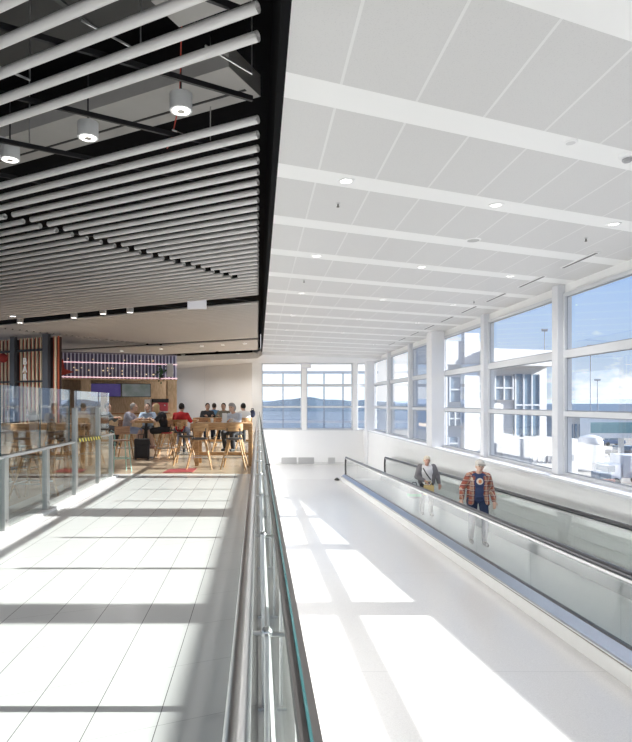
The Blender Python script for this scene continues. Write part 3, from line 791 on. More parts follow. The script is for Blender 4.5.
# red pointed banner, plant and box on the bulkhead
P = BR + bp_(4.72, 2.85, .14)
o = MB().poly([P + BDIR*(-.45) + Vector((0, 0, .1)), P + BDIR*.0 + Vector((0, 0, .42)), P + BDIR*.06 + Vector((0, 0, .02)), P + BDIR*.42 + Vector((0, 0, -.1)), P + BDIR*.1 + Vector((0, 0, -.2)), P + BDIR*(-.45) + Vector((0, 0, -.38))], BN*.03).build('red_banner', mat('banner_red', (.5, .05, .03), .5))
tag(o, 'red pointed banner shape at the slatted screen end of the bulkhead', 'banner')
P = BR + bp_(.72, 2.72, .2)
o = thing('hanging_plant', 'green trailing plant at the bulkhead end above the bar', 'plant', P)
b = MB()
for k in range(60):
    c = Vector((random.gauss(0, .11), random.gauss(0, .06), random.gauss(.02, .16)))
    b.ell(c, (.05, .012, .03), Matrix.Rotation(random.uniform(0, 3), 4, 'Y') @ Matrix.Rotation(random.uniform(0, 3), 4, 'Z'), seg=6)
b.build('foliage', mat('plant_green', (.05, .14, .06), .6), o)
MB().lathe((0, 0, -.16), [(.07, 0), (.1, .14), (.09, .14)], 12).build('pot', M_blackmetal, o, smooth=True)
P = BR + bp_(.36, 2.62, .24)
tag(MB().box(-.13, .13, -.06, .06, 0, .56, Matrix.Translation(P)).build('speaker_box', mat('grey_box', (.62, .63, .67), .5), bevel=.01), 'grey upright box on the bulkhead beside the plant', 'box')
# bar back wall with posts
bk = MB(); q0 = BR + bp_(-.0, 0, -1.4); q1 = BR + bp_(7.6, 0, -1.4)
bk.poly([q0, q1, q1 - BN*.1, q0 - BN*.1], (0, 0, 3.6))
struct(bk.build('wall_bar', wood('bar_back', (.46, .32, .20), (.60, .45, .30), stretch=(5, 5, 1))), 'brown timber back wall of the bar', 'wall')
def pillar(sa, sb, lab, z1=2.46, o=-.1):
    x = MB().bar(BR + bp_(sa, z1/2, o), BR + bp_(sb, z1/2, o), .3, z1)
    return tag(x.build('bar_upright', M_bar), lab, 'post', 'timber uprights of the bar')
pillar(.02, .42, 'pale timber upright at the corridor end of the bar')
pillar(3.62, 4.02, 'pale timber upright beside the purple bar screen')
def screen(s0, s1, lab, mt):
    t = thing('wall_screen', lab, 'screen', BR)
    z0, z1 = 1.5+5.6/F*27, 1.5+19/F*26
    MB().bar(bp_(s0, (z0+z1)/2, -.14), bp_(s1, (z0+z1)/2, -.14), .06, z1-z0).build('casing', M_blackmetal, t)
    MB().bar(bp_(s0+.02, (z0+z1)/2, -.105), bp_(s1-.02, (z0+z1)/2, -.105), .012, z1-z0-.05).build('display', mt, t)
def scr_mat(nm, c1, c2, st):
    m, nt, b = new_mat(nm); g = NB(nt); (x, y, z), tc = g.xyz()
    c = g.mix(g.noise(tc, 2.5, 3), c1, c2); nt.links.new(c, b.inputs['Base Color']); nt.links.new(c, b.inputs['Emission Color']); b.inputs['Emission Strength'].default_value = st
    b.inputs['Roughness'].default_value = .2; return m
screen(2.38, 3.62, 'bar screen showing a deep purple picture', scr_mat('screen_purple', (.03, .02, .15), (.08, .045, .26), .35))
screen(1.12, 2.36, 'bar screen showing a grey green picture', scr_mat('screen_green', (.05, .09, .06), (.26, .27, .29), .4))
# bar counter and things on it
t = thing('bar_counter', 'timber bar counter below the screens', 'bar counter', BR)
MB().bar(bp_(.5, .52, .32), bp_(5.6, .52, .32), .46, 1.04).build('front', M_bar, t)
MB().bar(bp_(.45, 1.07, .34), bp_(5.6, 1.07, .34), .6, .06).build('countertop', M_wood2, t)
P = BR + bp_(.82, 1.1, .32)
t = thing('coffee_machine', 'black and red coffee machine on the bar beside the pale pillar', 'coffee machine', P, math.atan2(BDIR.y, BDIR.x))
MB().box(-.3, .3, -.2, .2, .05, .42).build('body', mat('machine_red', (.5, .06, .08), .3), t, bevel=.02)
MB().box(-.33, .33, -.23, .2, .42, .58).build('hood', M_blackmetal, t, bevel=.02)
for k in (-1, 1): MB().cyl((k*.15, -.26, .3), (k*.15, -.1, .32), .03, seg=10).build('group_head', M_steel, t)
MB().box(-.28, .28, -.26, -.05, 0, .05).build('drip_tray', M_steel2, t)
P = BR + bp_(1.32, 1.1, .3)
tag(MB().box(-.13, .13, -.15, .15, 0, .55, Matrix.Translation(P)).build('white_dispenser', M_white, bevel=.02), 'white upright dispenser on the bar beside the coffee machine', 'dispenser')

# ------------------------------------------------------------------ people
def bake(b, voxel, m, name, parent, smooth_it=4):
    me = bpy.data.meshes.new('tmp'); b.bm.to_mesh(me); b.bm.free()
    o = bpy.data.objects.new('tmp', me); COL.objects.link(o)
    r = o.modifiers.new('r', 'REMESH'); r.mode = 'VOXEL'; r.voxel_size = voxel
    s = o.modifiers.new('s', 'SMOOTH'); s.factor = .5; s.iterations = smooth_it
    dg = bpy.context.evaluated_depsgraph_get(); dg.update()
    nm = bpy.data.meshes.new_from_object(o.evaluated_get(dg)); bpy.data.objects.remove(o); bpy.data.meshes.remove(me)
    nm.materials.clear(); nm.materials.append(m); nm.name = name
    nm.polygons.foreach_set('use_smooth', [True]*len(nm.polygons))
    x = bpy.data.objects.new(name, nm); COL.objects.link(x); x.parent = parent
    return x
def V(*a): return Vector(a)
def sit_pose(lean=.06, arms='table', tilt=0.0):
    J = dict(pel=V(0, 0, .79), chest=V(0, -lean*.7, 1.08), neck=V(0, -lean*1.3, 1.26), head=V(tilt, -lean*2.0-.03, 1.375))
    for s, n in ((-1, 'L'), (1, 'R')):
        J['sh'+n] = V(s*.165, -lean*1.0, 1.175)
        J['hip'+n] = V(s*.09, 0, .77); J['kn'+n] = V(s*.13, -.42, .73); J['an'+n] = V(s*.12, -.34, .33); J['toe'+n] = V(s*.13, -.47, .295)
        if arms == 'table':
            J['el'+n] = V(s*.24, -.16-lean, .99); J['wr'+n] = V(s*.13, -.39, 1.07); J['hd'+n] = V(s*.10, -.47, 1.075)
        else:
            J['el'+n] = V(s*.25, .02, .95); J['wr'+n] = V(s*.17, -.2, .86); J['hd'+n] = V(s*.15, -.28, .85)
    return J
def stand_pose(k=1.0, step=.12):
    J = dict(pel=V(0, 0, .95), chest=V(0, -.02, 1.27), neck=V(0, -.03, 1.47), head=V(0, -.06, 1.60))
    for s, n in ((-1, 'L'), (1, 'R')):
        J['sh'+n] = V(s*.19, -.01, 1.41); J['el'+n] = V(s*.27, .03, 1.13); J['wr'+n] = V(s*.29, -.09, .90); J['hd'+n] = V(s*.285, -.13, .82)
        J['hip'+n] = V(s*.095, 0, .92); J['kn'+n] = V(s*.11, -.05 - s*step*.6, .50); J['an'+n] = V(s*.105, .03 - s*step, .085); J['toe'+n] = V(s*.12, -.12 - s*step, .04)
    return {a: v*k for a, v in J.items()}
def torso(b, J, g=0.0, hem=None, wide=1.0, depth=1.0):
    c, p, nk = J['chest'], J['pel'], J['neck']
    b.ell(c, ((.165+g)*wide, (.105+g)*depth, .175+g*.6)); b.ell(p.lerp(c, .5), ((.145+g)*wide, (.10+g)*depth, .17)); 
    
    for q in 'LR': b.cap(nk - V(0, 0, .075), .062+g*.6, J['sh'+q] - V(0, 0, .012), .056+g*.7)
    if hem != 'top': b.ell(p, ((.155+g)*wide, (.115+g)*depth, .11+g*.4))
def limb(b, pts, rs):
    for (a, c, r1, r2) in zip(pts, pts[1:], rs, rs[1:]): b.cap(a, r1, c, r2)
def hand(b, w, h, s, fine):
    d = (h - w).normalized(); side = d.cross(Vector((0, 0, 1)))
    if side.length < .1: side = Vector((1, 0, 0))
    side.normalize(); up = side.cross(d)
    b.ell(w.lerp(h, .7), .036 if not fine else .034)
    pc = w.lerp(h, .55); b.cap(w, .026, h, .03)
    for k, ln in ((-1.5, .058), (-.5, .07), (.5, .074), (1.5, .066)):
        a = h + side*k*.0165; c = a + d*ln*.6 - up*.008; e = c + d*ln*.35 - up*.03
        b.cap(a, .0095, c, .009, 8); b.cap(c, .009, e, .0075, 8)
    t0 = w.lerp(h, .35) + side*(.028*s); t1 = t0 + side*(.03*s) + d*.035; t2 = t1 + d*.03
    b.cap(t0, .013, t1, .011, 8); b.cap(t1, .011, t2, .009, 8)
def person(label, loc, rz, J, skin, top, bottom, hair, group='people seated in the cafe', sleeves='long', legs='long', hairstyle='short', voxel=.013, shoe=(.05, .05, .05), scale=1.0, face=True):
    t = thing('person', label, 'person', loc, rz, group); t.scale = (scale,)*3
    ms = mat('skin_%d' % int(skin[0]*100), skin, .55, var=.05, scale=12)
    b = MB(); torso(b, J)
    hd = J['head']
    b.cap(J['neck']-V(0, 0, .03), .056, hd-V(0, -.01, .05), .052)
    b.ell(hd, (.074, .092, .112)); b.ell(hd+V(0, -.045, -.055), (.05, .05, .052))            # skull and jaw
    b.cap(hd+V(0, -.085, .012), .010, hd+V(0, -.108, -.022), .015, 8)                           # nose
    b.ell(hd+V(0, -.085, -.058), (.026, .016, .010))                                             # lips
    b.ell(hd+V(0, -.082, .03), (.055, .016, .012))                                               # brow
    for s in (-1, 1): b.ell(hd+V(s*.076, .005, -.005), (.012, .024, .034))                      # ears
    for n, s in (('L', -1), ('R', 1)):
        limb(b, [J['sh'+n], J['el'+n], J['wr'+n]], [.055, .042, .029]); hand(b, J['wr'+n], J['hd'+n], -s, voxel < .01)
        limb(b, [J['hip'+n], J['kn'+n], J['an'+n]], [.085, .056, .038]); b.cap(J['an'+n]-V(0, 0, .03), .038, J['toe'+n], .03)
    bake(b, voxel, ms, 'body', t, 3)
    # top
    b = MB(); torso(b, J, .018, wide=1.02)
    for n in 'LR':
        e, w = J['el'+n], J['wr'+n]
        if sleeves == 'long': limb(b, [J['sh'+n], e, e.lerp(w, .9)], [.066, .055, .044])
        elif sleeves == 'short': limb(b, [J['sh'+n], J['sh'+n].lerp(e, .72)], [.067, .060])
        else: b.ell(J['sh'+n], .07)
    bake(b, voxel, top, 'shirt', t)
    # bottom
    b = MB(); b.ell(J['pel'], (.172, .134, .105))
    for n in 'LR':
        h, k, a = J['hip'+n], J['kn'+n], J['an'+n]
        if legs == 'long': limb(b, [h, k, k.lerp(a, .93)], [.102, .073, .056])
        else: limb(b, [h, h.lerp(k, .85)], [.105, .085])
    bake(b, voxel, bottom, 'trousers' if legs == 'long' else 'shorts', t)
    # shoes
    for n in 'LR':
        b = MB(); a, e = J['an'+n], J['toe'+n]
        b.cap(a + V(0, .02, -.035), .044, e, .038); b.ell(a.lerp(e, .5)-V(0, 0, .012), (.048, .11, .035)); bake(b, .012, mat('shoe_%d' % int(shoe[0]*100), shoe, .5), 'shoe', t, 3)
    # hair
    if hairstyle:
        b = MB(); b.ell(hd+V(0, .022, .028), (.084, .092, .102))
        if hairstyle == 'long':
            b.ell(hd+V(0, .05, -.06), (.085, .06, .13)); b.ell(hd+V(.06, .0, -.03), (.03, .05, .1)); b.ell(hd+V(-.06, .0, -.03), (.03, .05, .1))
        if hairstyle == 'full': b.ell(hd+V(0, .035, .0), (.1, .085, .105)); b.ell(hd+V(0, -.01, .07), (.088, .09, .065))
        bake(b, .011, hair, 'hair', t, 3)
    if face:
        for s in (-1, 1): MB().ell(hd+V(s*.031, -.083, .012), (.012, .008, .008), seg=10).build('eye', mat('eye_dark', (.04, .03, .025), .2), t, smooth=True)
        MB().ell(hd+V(0, -.101, -.058), (.024, .006, .006), seg=10).build('mouth', mat('lip', (.45, .18, .15), .5), t, smooth=True)
    return t
SK1, SK2 = (.62, .40, .30), (.50, .30, .21)
def cloth(nm, c): return mat('cloth_'+nm, c, .9, var=.12, scale=18)
HB, HD, HG, HBL = cloth('hair_black', (.02, .016, .014)), cloth('hair_dark', (.06, .04, .03)), cloth('hair_grey', (.38, .36, .35)), cloth('hair_blonde', (.55, .40, .22))
JE = cloth('denim', (.014, .026, .065)); DK = cloth('charcoal', (.04, .04, .045))
person('seated person with grey hair in a pale blue shirt at the front oak table', (PX(236, 15.75), 15.75, 0), -.5, sit_pose(.09), SK1, cloth('paleblue', (.60, .64, .72)), DK, HG, hairstyle='full')
person('seated person with dark hair in a white shirt by the balustrade', (PX(244.5, 18.75), 18.75, 0), math.pi+.4, sit_pose(.05), SK2, cloth('white', (.80, .79, .77)), DK, HB)
person('seated person in a dark shirt at the second oak table', (PX(207, 20.75), 20.75, 0), .25, sit_pose(.05), SK2, cloth('black', (.04, .04, .045)), JE, HB)
person('person in a mid blue shirt seen from behind at the rear table', (PX(213.5, 22), 22, 0), math.pi-.2, sit_pose(.04), SK2, cloth('midblue', (.10, .22, .38)), DK, HD, sleeves='short')
person('seated person in a khaki shirt facing the camera at the second table', (PX(224, 20.75), 20.75, 0), -.1, sit_pose(.05), SK2, cloth('khaki', (.22, .20, .15)), DK, HB)
person('seated man in a grey T-shirt and pale blue shorts on the dark-backed stool', (PX(126, 16.45), 16.45, 0), H-.15, sit_pose(.10), SK1, cloth('greytee', (.38, .38, .46)), cloth('shorts', (.34, .40, .58)), HG, sleeves='short', legs='short', shoe=(.03, .03, .03))
person('seated blonde woman in a black top with bare legs', (PX(165.5, 16.45), 16.45, 0), -H+.1, sit_pose(.12), SK1, cloth('blacktop', (.018, .018, .022)), cloth('blackshort', (.025, .025, .03)), HBL, sleeves='short', legs='short', hairstyle='long', shoe=(.4, .2, .18))
person('seated person with dark hair in a pale blue shirt behind the small table', (PX(148, 17.35), 17.35, 0), .1, sit_pose(.08), SK1, cloth('skyblue', (.40, .50, .64)), DK, HB)
person('seated person in a red top seen from behind', (PX(180.5, 16.7), 16.7, 0), math.pi-.1, sit_pose(.06), SK2, cloth('red', (.50, .025, .03)), cloth('greyjeans', (.2, .22, .3)), HB)
person('dark-haired seated person in grey, built in place of a reflection in the railing glass', (PX(104, 17.6), 17.6, 0), H-.3, sit_pose(.05), SK2, cloth('slate', (.14, .16, .17)), DK, HB)  # solid figure takes the place of a reflection in the railing glass

# the two people on the moving walkway
GW = 'people on the moving walkway'
Ym = 12.4; Xm = PX(478, Ym)
J = stand_pose(1.02)
J['head'] += V(.015, -.02, -.01)
for n, q in (('L', -1), ('R', 1)): J['sh'+n] += V(-q*.012, 0, -.035)
J['elL'] += V(-.03, .03, 0); J['wrL'] += V(-.05, .02, .02); J['hdL'] += V(-.06, .02, .02)
man = person('man in an open plaid shirt, blue T-shirt, jeans and pale cap on the moving walkway', (Xm, Ym, zr(Ym)+.02), -.1, J, SK1, cloth('bluetee', (.04, .06, .14)), JE, HG, GW, sleeves='short', hairstyle='short', voxel=.0085, scale=1.0)
pl = plaid_mat()
b = MB()
for n, s in (('L', -1), ('R', 1)):
    b.cap(V(s*.075, .015, 1.455), .062, J['sh'+n]+V(0, .01, .0), .082)
    b.cap(V(s*.105, -.065, 1.38), .055, V(s*.155, -.075, .88), .058); b.cap(V(s*.12, .03, 1.36), .085, V(s*.15, .03, .88), .085)
    limb(b, [J['sh'+n], J['el'+n], J['el'+n].lerp(J['wr'+n], .93)], [.083, .062, .050])
b.ell(V(0, .09, 1.15), (.20, .06, .32)); b.cap(V(-.1, .075, 1.42), .06, V(.1, .075, 1.42), .06)
bake(b, .0085, pl, 'jacket', man, 3)
b = MB()
for s in (-1, 1): b.cap(V(s*.165, .0, .85), .07, V(s*.16, .01, .95), .068)
bake(b, .01, cloth('navylining', (.03, .04, .08)), 'jacket_lining', man, 3)
hd = J['head']
b = MB(); b.ell(hd+V(0, .005, .06), (.095, .112, .085))
MB().ell(hd+V(0, -.145, .045), (.078, .085, .012), Matrix.Rotation(.18, 4, 'X')).build('cap_brim', cloth('brim_shaded', (.34, .31, .27)), man, smooth=True)  # brim cloth darker than the cap, standing for its shaded underside
bake(b, .007, cloth('cap', (.60, .57, .52)), 'cap', man, 2)
em = MB().ell(V(0, -.148, 1.32), (.068, .018, .068), seg=20).build('emblem', mat('emblem_white', (.82, .70, .58), .8), man, smooth=True)
MB().ell(V(.0, -.160, 1.32), (.036, .012, .042), seg=16).build('emblem_core', mat('emblem_orange', (.75, .30, .12), .8), em, smooth=True)

Yw = 16.25; Xw = PX(426.5, Yw)
J = stand_pose(.95, .1)
J['wrL'] = V(-.10, -.24, .98); J['hdL'] = V(-.05, -.29, .94); J['elL'] = V(-.27, -.02, 1.06)
J['elR'] = V(.30, .03, 1.10); J['wrR'] = V(.33, -.06, .88); J['hdR'] = V(.33, -.10, .80)
wo = person('fair-haired person in a white top and grey cardigan on the moving walkway', (Xw, Yw, zr(Yw)+.02), -.05, J, (.56, .33, .25), cloth('whitetop', (.82, .81, .82)), DK, cloth('hair_fair', (.78, .70, .56)), GW, sleeves='short', hairstyle='full', voxel=.0085, scale=.98)
b = MB()
for n, s in (('L', -1), ('R', 1)):
    b.cap(J['sh'+n], .08, V(s*.165, -.01, .92), .07); limb(b, [J['sh'+n], J['el'+n], J['el'+n].lerp(J['wr'+n], .85)], [.082, .07, .055])
b.ell(V(0, .08, 1.1), (.19, .06, .28))
bake(b, .0085, cloth('cardigan', (.20, .19, .20)), 'cardigan', wo, 3)
MB().tube([(-.12, .04, 1.40), (-.10, -.115, 1.28), (-.03, -.145, 1.15), (.08, -.145, 1.0)], .016, 8).build('strap', mat('strap_dark', (.03, .03, .03), .7), wo, smooth=True)
o = thing('tote_bag', 'tan yellow tote bag held in front by the fair-haired person', 'bag', (Xw-.04, Yw-.36, zr(Yw)+.62))
MB().box(-.13, .13, -.06, .06, 0, .26).build('body', cloth('tan', (.58, .44, .20)), o, bevel=.03)
MB().tube([(-.08, 0, .25), (-.05, .02, .36), (.05, .02, .36), (.08, 0, .25)], .010, 8).build('handle', cloth('tan2', (.5, .38, .18)), o, smooth=True)
o = thing('carry_bag', 'green and grey carry bag at the side of the fair-haired person', 'bag', (Xw-.36, Yw-.1, zr(Yw)+.5))
MB().box(-.17, .17, -.08, .08, 0, .3).build('body', cloth('greygreen', (.25, .28, .26)), o, bevel=.04)
MB().box(-.175, .175, -.085, .085, .04, .13).build('band', cloth('green', (.10, .42, .20)), o, bevel=.02)
MB().tube([(-.08, 0, .29), (-.04, 0, .42), (.05, 0, .42), (.08, 0, .29)], .010, 8).build('handle', DK, o, smooth=True)

# ------------------------------------------------------------------ outside
GZ = -7.0
M_conc = mat('apron_concrete', (.27, .255, .23), .8, var=.15, scale=.25)
b = MB(); b.box(XG+.6, 260, -120, 190, GZ-.4, GZ).box(-220, -18.4, -120, 60, GZ-.4, GZ)
struct(b.build('ground_apron', M_conc), 'pale concrete apron outside the windows', 'ground')
m, nt, bs = new_mat('sea_water'); g = NB(nt); (x, y, z), tc = g.xyz()
nt.links.new(g.mix(g.noise(tc, .02, 4), (.075, .095, .12), (.13, .155, .18)), bs.inputs['Base Color']); bs.inputs['Roughness'].default_value = .35
struct(MB().box(-6000, 9000, 37, 14000, GZ-3, GZ-1.2).build('sea', m), 'blue grey sea reaching the horizon', 'sea')
def ridge(name, Y, x0, x1, h, base, n, m, label, seed, depth=300):
    random.seed(seed); b = MB(); bm = b.bm; fr, bkr = [], []
    ph = [random.uniform(0, 6.28) for _ in range(5)]
    for k in range(n+1):
        u = k/n; x = x0 + (x1-x0)*u
        z = h*(.55 + .25*math.sin(u*9+ph[0]) + .13*math.sin(u*23+ph[1]) + .07*math.sin(u*51+ph[2]))
        fr.append((bm.verts.new((x, Y, base)), bm.verts.new((x, Y+depth*.4, base+(z-base)*1.0))))
        bkr.append(bm.verts.new((x, Y+depth, base)))
    for k in range(n):
        bm.faces.new((fr[k][0], fr[k+1][0], fr[k+1][1], fr[k][1])); bm.faces.new((fr[k][1], fr[k+1][1], bkr[k+1], bkr[k]))
    bmesh.ops.recalc_face_normals(bm, faces=bm.faces[:])
    struct(b.build(name, m, smooth=True), label, 'hills'); random.seed(seed+1)
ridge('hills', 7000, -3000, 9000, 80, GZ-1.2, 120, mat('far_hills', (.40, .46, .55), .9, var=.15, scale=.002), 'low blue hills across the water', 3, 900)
ridge('hills_near', 700, -60, 230, 9, GZ-1.2, 60, mat('near_hills', (.07, .11, .15), .9, var=.3, scale=.03), 'dark wooded shore beyond the end windows', 5, 120)

def box_thing(name, label, cat, parts):
    t = thing(name, label, cat)
    for pn, m, boxes in parts:
        b = MB()
        for bx in boxes: b.box(*bx)
        b.build(pn, m, t)
    return t
M_bw = mat('building_white', (.60, .60, .60), .6, var=.03)
M_bg = mat('building_glass', (.17, .24, .32), .12, .2, var=.35, scale=.4)
Yb = 70
def bxp(x): return PX(x, Yb)
def bz(y): return EYE + (CY-y)/F*Yb
t = thing('terminal_building', 'white terminal building with dark glass seen through the windows', 'building')
b = MB(); b.box(bxp(436), bxp(556), Yb, Yb+8, GZ, bz(366)).box(bxp(476), bxp(558), Yb-1.5, Yb+.2, bz(366), bz(350)).box(bxp(436), bxp(478), Yb-.4, Yb+7, bz(366), bz(343))
b.build('wall', M_bw, t)
b = MB(); b.box(bxp(454), bxp(471), Yb-.6, Yb, GZ, bz(335)).build('stair_tower', mat('tower_white', (.68, .68, .68), .6), t)
MB().box(bxp(498), bxp(553), Yb-5, Yb-.5, GZ, bz(437)).build('low_wing', mat('wing_white', (.60, .60, .59), .6), t)
for (x0, x1, y0, y1) in ((515, 545, 374, 436), (491, 512, 376, 400), (439, 452, 378, 402), (472, 489, 385, 398), (438, 452, 411, 425), (472, 489, 411, 420), (438, 449, 436, 448), (474, 488, 436, 452)):
    w = MB().box(bxp(x0), bxp(x1), Yb-.25, Yb-.05, bz(y1), bz(y0)).build('window', M_bg, t)
    mb = MB(); n = max(1, round((x1-x0)/9))
    for k in range(n+1): xx = bxp(x0+(x1-x0)*k/n); mb.box(xx-.08, xx+.08, Yb-.4, Yb-.2, bz(y1), bz(y0))
    mb.box(bxp(x0), bxp(x1), Yb-.4, Yb-.2, bz((y0+y1)/2)-.08, bz((y0+y1)/2)+.08)
    mb.build('mullions', M_frame, w)
b = MB()
for k in range(9): b.box(bxp(500+k*5.6), bxp(503+k*5.6), Yb-5.15, Yb-5, bz(458), bz(452))
b.build('vents', mat('vent_grey', (.35, .36, .38), .6), t)
pv = Vector((bxp(505), Yb, 0)); Rm = Matrix.Rotation(math.radians(17), 3, 'Z'); t.location = pv - Rm @ pv; t.rotation_euler = (0, 0, math.radians(17))
# second pale building through the nearest window
Yc = 110
t = thing('pier_building', 'pale low building with columns beyond the nearest window', 'building')
def cz(y): return EYE + (CY-y)/F*Yc
MB().box(PX(565, Yc), PX(592, Yc), Yc, Yc+18, GZ, cz(418)).build('wall', M_bw, t)
MB().box(PX(562, Yc), PX(594, Yc), Yc-1, Yc+18, cz(418), cz(414)).build('roof', mat('roof_grey', (.6, .6, .62), .6), t)
b = MB()
for k in range(5): b.box(PX(570+k*4.4, Yc), PX(572.4+k*4.4, Yc), Yc-.2, Yc+.1, cz(440), cz(424))
b.build('window', M_bg, t)
# airbridge, tanks and apron vehicles
t = thing('air_bridge', 'glazed airbridge with pale ends on the apron', 'airbridge', (PX(607, 85), 85, GZ))
MB().box(-3.2, 3.2, -1.2, 1.2, 3.6, 6.4).build('tunnel', mat('bridge_white', (.72, .74, .76), .5), t)
MB().box(-3.0, 3.0, -1.25, -1.15, 4.3, 5.8).build('glazing', mat('bridge_glass', (.22, .38, .40), .15), t)
for x in (-2, 2): MB().box(x-.2, x+.2, -.4, .4, 0, 3.6).build('support_leg', M_steel2, t)
t = thing('storage_tank', 'white cylindrical tank standing on the apron', 'tank', (PX(590, 76), 76, GZ))
MB().lathe((0, 0, 0), [(1.5, 0), (1.5, 3.6), (1.2, 4.2), (.3, 4.5)], 28).build('shell', mat('tank_white', (.6, .6, .61), .4), t, smooth=True)
MB().box(-.5, .5, -1.7, -1.45, 0, 1.1).build('hatch', mat('hatch_grey', (.4, .4, .42), .5), t)
MB().lathe((0, 0, 3.3), [(1.53, 0), (1.53, .12)], 28).build('band', mat('hatch_grey', (.4, .4, .42), .5), t)
t = thing('catering_truck', 'white high-box truck parked on the apron', 'truck', (PX(632, 62), 62, GZ))
MB().box(-1.6, 2.0, -1.2, 1.2, .9, 3.2).build('cargo_box', mat('truck_white', (.62, .62, .62), .4), t, bevel=.05)
MB().box(-3.1, -1.7, -1.1, 1.1, .7, 2.3).build('cab', mat('cab_white', (.75, .76, .78), .35), t, bevel=.1)
MB().box(-3.12, -2.4, -1.12, 1.12, 1.5, 2.1).build('windscreen', M_bg, t)
for x in (-2.4, 1.1):
    for y in (-1, 1): MB().cyl((x, y*1.15-.15, .45), (x, y*1.15+.15, .45), .45, seg=18).build('wheel', M_rubber, t)
def van(label, x, Y, c, L=2.0, s=1.0):
    t = thing('service_vehicle', label, 'vehicle', (PX(x, Y), Y, GZ), 0, 'vehicles on the apron'); t.scale = (s,)*3
    MB().box(-L, L, -.9, .9, .4, 1.1).build('body', mat('veh_%g_%g' % (c[0], c[2]), c, .4), t, bevel=.08)
    MB().box(-L*.5, L*.75, -.8, .8, 1.1, 1.75).build('cabin', M_bg, t, bevel=.1)
    for a in (-L*.6, L*.6):
        for y in (-.8, .8): MB().cyl((a, y-.12, .38), (a, y+.12, .38), .38, seg=14).build('wheel', M_rubber, t)
van('red-brown baggage tractor beside the white tank', 600, 59, (.32, .12, .09), 1.0)
van('dark car parked beside the airbridge', 622, 95, (.06, .07, .09), 2.2)
van('blue car far out on the apron', 612, 120, (.08, .14, .28), 2.2)
van('white car on the apron below the low wing', 497, 58, (.6, .6, .6), .95)
van('grey car on the apron beside the white car', 522, 57, (.35, .36, .38), .95)
van('pale van on the apron in front of the dark glass building', 549, 56, (.5, .52, .56), 1.0)
def mast(x, Y, ytop, label):
    t = thing('light_mast', label, 'light mast', (PX(x, Y), Y, GZ), 0, 'light masts outside')
    zt = EYE + (CY-ytop)/F*Y - GZ
    r = Y/F*.55
    MB().cyl((0, 0, 0), (0, 0, zt), r*1.2, r*.7, seg=10).build('pole', mat('mast_grey', (.36, .38, .42), .5), t, smooth=True)
    MB().box(-r*5, r*5, -r, r, zt-.25, zt).build('crossarm', mat('mast_grey', (.36, .38, .42), .5), t)
    for k in (-1, 0, 1): MB().box(k*r*4-r*1.2, k*r*4+r*1.2, -r*2, r*2, zt, zt+r*2).build('floodlight', mat('flood_grey', (.5, .52, .55), .4), t)
mast(544.5, 105, 330, 'tall light mast behind the white parapet, in the middle window')
mast(500.5, 120, 350, 'shorter light mast beside the window post in the middle window')
mast(590.5, 130, 346, 'tall light mast in the nearest window')
mast(597.5, 170, 380, 'shorter light mast further off in the nearest window')
# glazed structure outside the end windows
t = thing('glass_pavilion', 'pale glazed structure with thin posts outside the end windows', 'glass building', (0, 48, 0))
MB().box(.3, 9.5, 0, .03, -6, 3.85).build('glazing', glass('pavilion_glass', (.93, .96, .98)), t)
b = MB(); b.box(.2, 9.6, -.1, .2, 3.85, 4.05).box(.2, 9.6, -.05, .1, -.1, .1)
b.build('roof_edge', M_frame, t)
for x in (.3, 2.0, 5.28, 6.8, 8.6): MB().box(x-.04, x+.04, -.06, .06, -6, 3.85).build('mullion', M_gasket, t)
MB().box(-1, 11, -1, 3, GZ-1.2, -6).build('base', M_bw, t)

# ------------------------------------------------------------------ sky, sun, lamps
wd = bpy.data.worlds.new('sky'); SC.world = wd; wd.use_nodes = True
nt = wd.node_tree; nt.nodes.clear(); g = NB(nt)
out = nt.nodes.new('ShaderNodeOutputWorld'); bg = nt.nodes.new('ShaderNodeBackground')
tc = nt.nodes.new('ShaderNodeTexCoord'); sep = nt.nodes.new('ShaderNodeSeparateXYZ'); nt.links.new(tc.outputs['Generated'], sep.inputs[0])
X_, Y_, Z_ = sep.outputs
zc = g.math('MAXIMUM', Z_, 0.0)
cr = nt.nodes.new('ShaderNodeValToRGB'); e = cr.color_ramp.elements
e[0].position = 0; e[0].color = (.78, .88, .98, 1); e[1].position = .6; e[1].color = (.16, .34, .78, 1)
k = e.new(.10); k.color = (.52, .70, .97, 1); k = e.new(.24); k.color = (.30, .52, .92, 1)
nt.links.new(zc, cr.inputs[0])
mp = nt.nodes.new('ShaderNodeMapping'); mp.inputs['Scale'].default_value = (1, 1, 2.6); nt.links.new(tc.outputs['Generated'], mp.inputs['Vector'])
nz = nt.nodes.new('ShaderNodeTexNoise'); nz.inputs['Scale'].default_value = 9; nz.inputs['Detail'].default_value = 7; nz.inputs['Roughness'].default_value = .58
nt.links.new(mp.outputs['Vector'], nz.inputs['Vector'])
# clouds are dense near the horizon, thin overhead, thicker towards +Y (end windows); more added out of view towards -Y to light the facades
thr = g.math('ADD', .40, g.math('MULTIPLY', zc, 2.1))
yb = g.math('MULTIPLY', g.math('SUBTRACT', g.math('MAXIMUM', g.math('ABSOLUTE', Y_), 0.93), .93), 4.5)
cl = g.math('SUBTRACT', g.math('ADD', nz.outputs['Fac'], yb), thr)
cl = g.math('MINIMUM', g.math('MAXIMUM', g.math('MULTIPLY', cl, 7), 0.0), 1.0)
c = g.mix(cl, cr.outputs['Color'], (1.35, 1.36, 1.38))
nt.links.new(c, bg.inputs[0]); bg.inputs[1].default_value = 1.2
nt.links.new(bg.outputs[0], out.inputs[0])

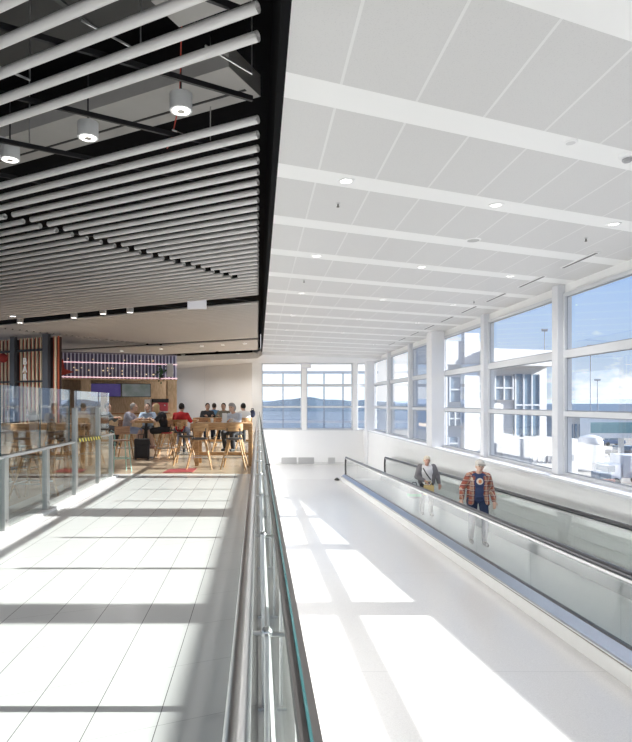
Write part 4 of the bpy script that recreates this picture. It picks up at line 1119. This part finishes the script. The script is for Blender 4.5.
TAN = .389
sun = bpy.data.lights.new('sun', 'SUN'); sun.energy = 20; sun.angle = math.radians(.55); sun.color = (1, .975, .94)
so = bpy.data.objects.new('sun', sun); COL.objects.link(so)
so.rotation_euler = Vector((-1, 0, -TAN)).to_track_quat('-Z', 'Y').to_euler()
def spot(x, y, z, pw, size=130, col=(1, .975, .945)):
    l = bpy.data.lights.new('lamp', 'SPOT'); l.energy = pw; l.spot_size = math.radians(size); l.spot_blend = .7; l.shadow_soft_size = .06; l.color = col
    o = bpy.data.objects.new('lamp', l); COL.objects.link(o); o.location = (x, y, z)
for k in (-1, 1, 3, 5, 7):
    for x in (.945, 2.86, 4.73): spot(x, band_y(k, x), ZC-.03, 130 if x > 4 else 50, 150)
for (x, y) in ((-1.2, 31.8), (-2.8, 32.6), (-4.4, 34.4), (-2.0, 31.2), (-5.6, 36.6), (-3.4, 33.8)): spot(x, y, 3.68, 105, 155)
for (x, y) in gap2 + gap3:
    Y = 2.6*F/(CY-y-1.5); spot(PX(x, Y), Y, ZB-.05, 260, 160)
for (x, y) in ((-.68, 5.32), (-1.66, 5.86), (-2.64, 6.39)): spot(x, y, ZB-.03, 50)

# ------------------------------------------------------------------ camera and view
cam = bpy.data.cameras.new('camera'); co = bpy.data.objects.new('camera', cam); COL.objects.link(co)
co.location = (0, 0, EYE); co.rotation_euler = (math.pi/2, 0, 0)
cam.sensor_fit = 'HORIZONTAL'; cam.sensor_width = 36; cam.lens = F/632*36
cam.shift_x = (316-CX)/632; cam.shift_y = (CY-371)/632
cam.clip_start = .02; cam.clip_end = 30000
SC.camera = co
SC.view_settings.view_transform = 'Standard'; SC.view_settings.look = 'None'
SC.view_settings.gamma = 1; SC.view_settings.use_curve_mapping = False
SC.view_settings.exposure = -0.26
SC.cycles.max_bounces = 10; SC.cycles.diffuse_bounces = 6; SC.cycles.transparent_max_bounces = 24
SC.cycles.sample_clamp_indirect = 6; SC.cycles.caustics_reflective = False; SC.cycles.caustics_refractive = False
SC.cycles.use_denoising = True
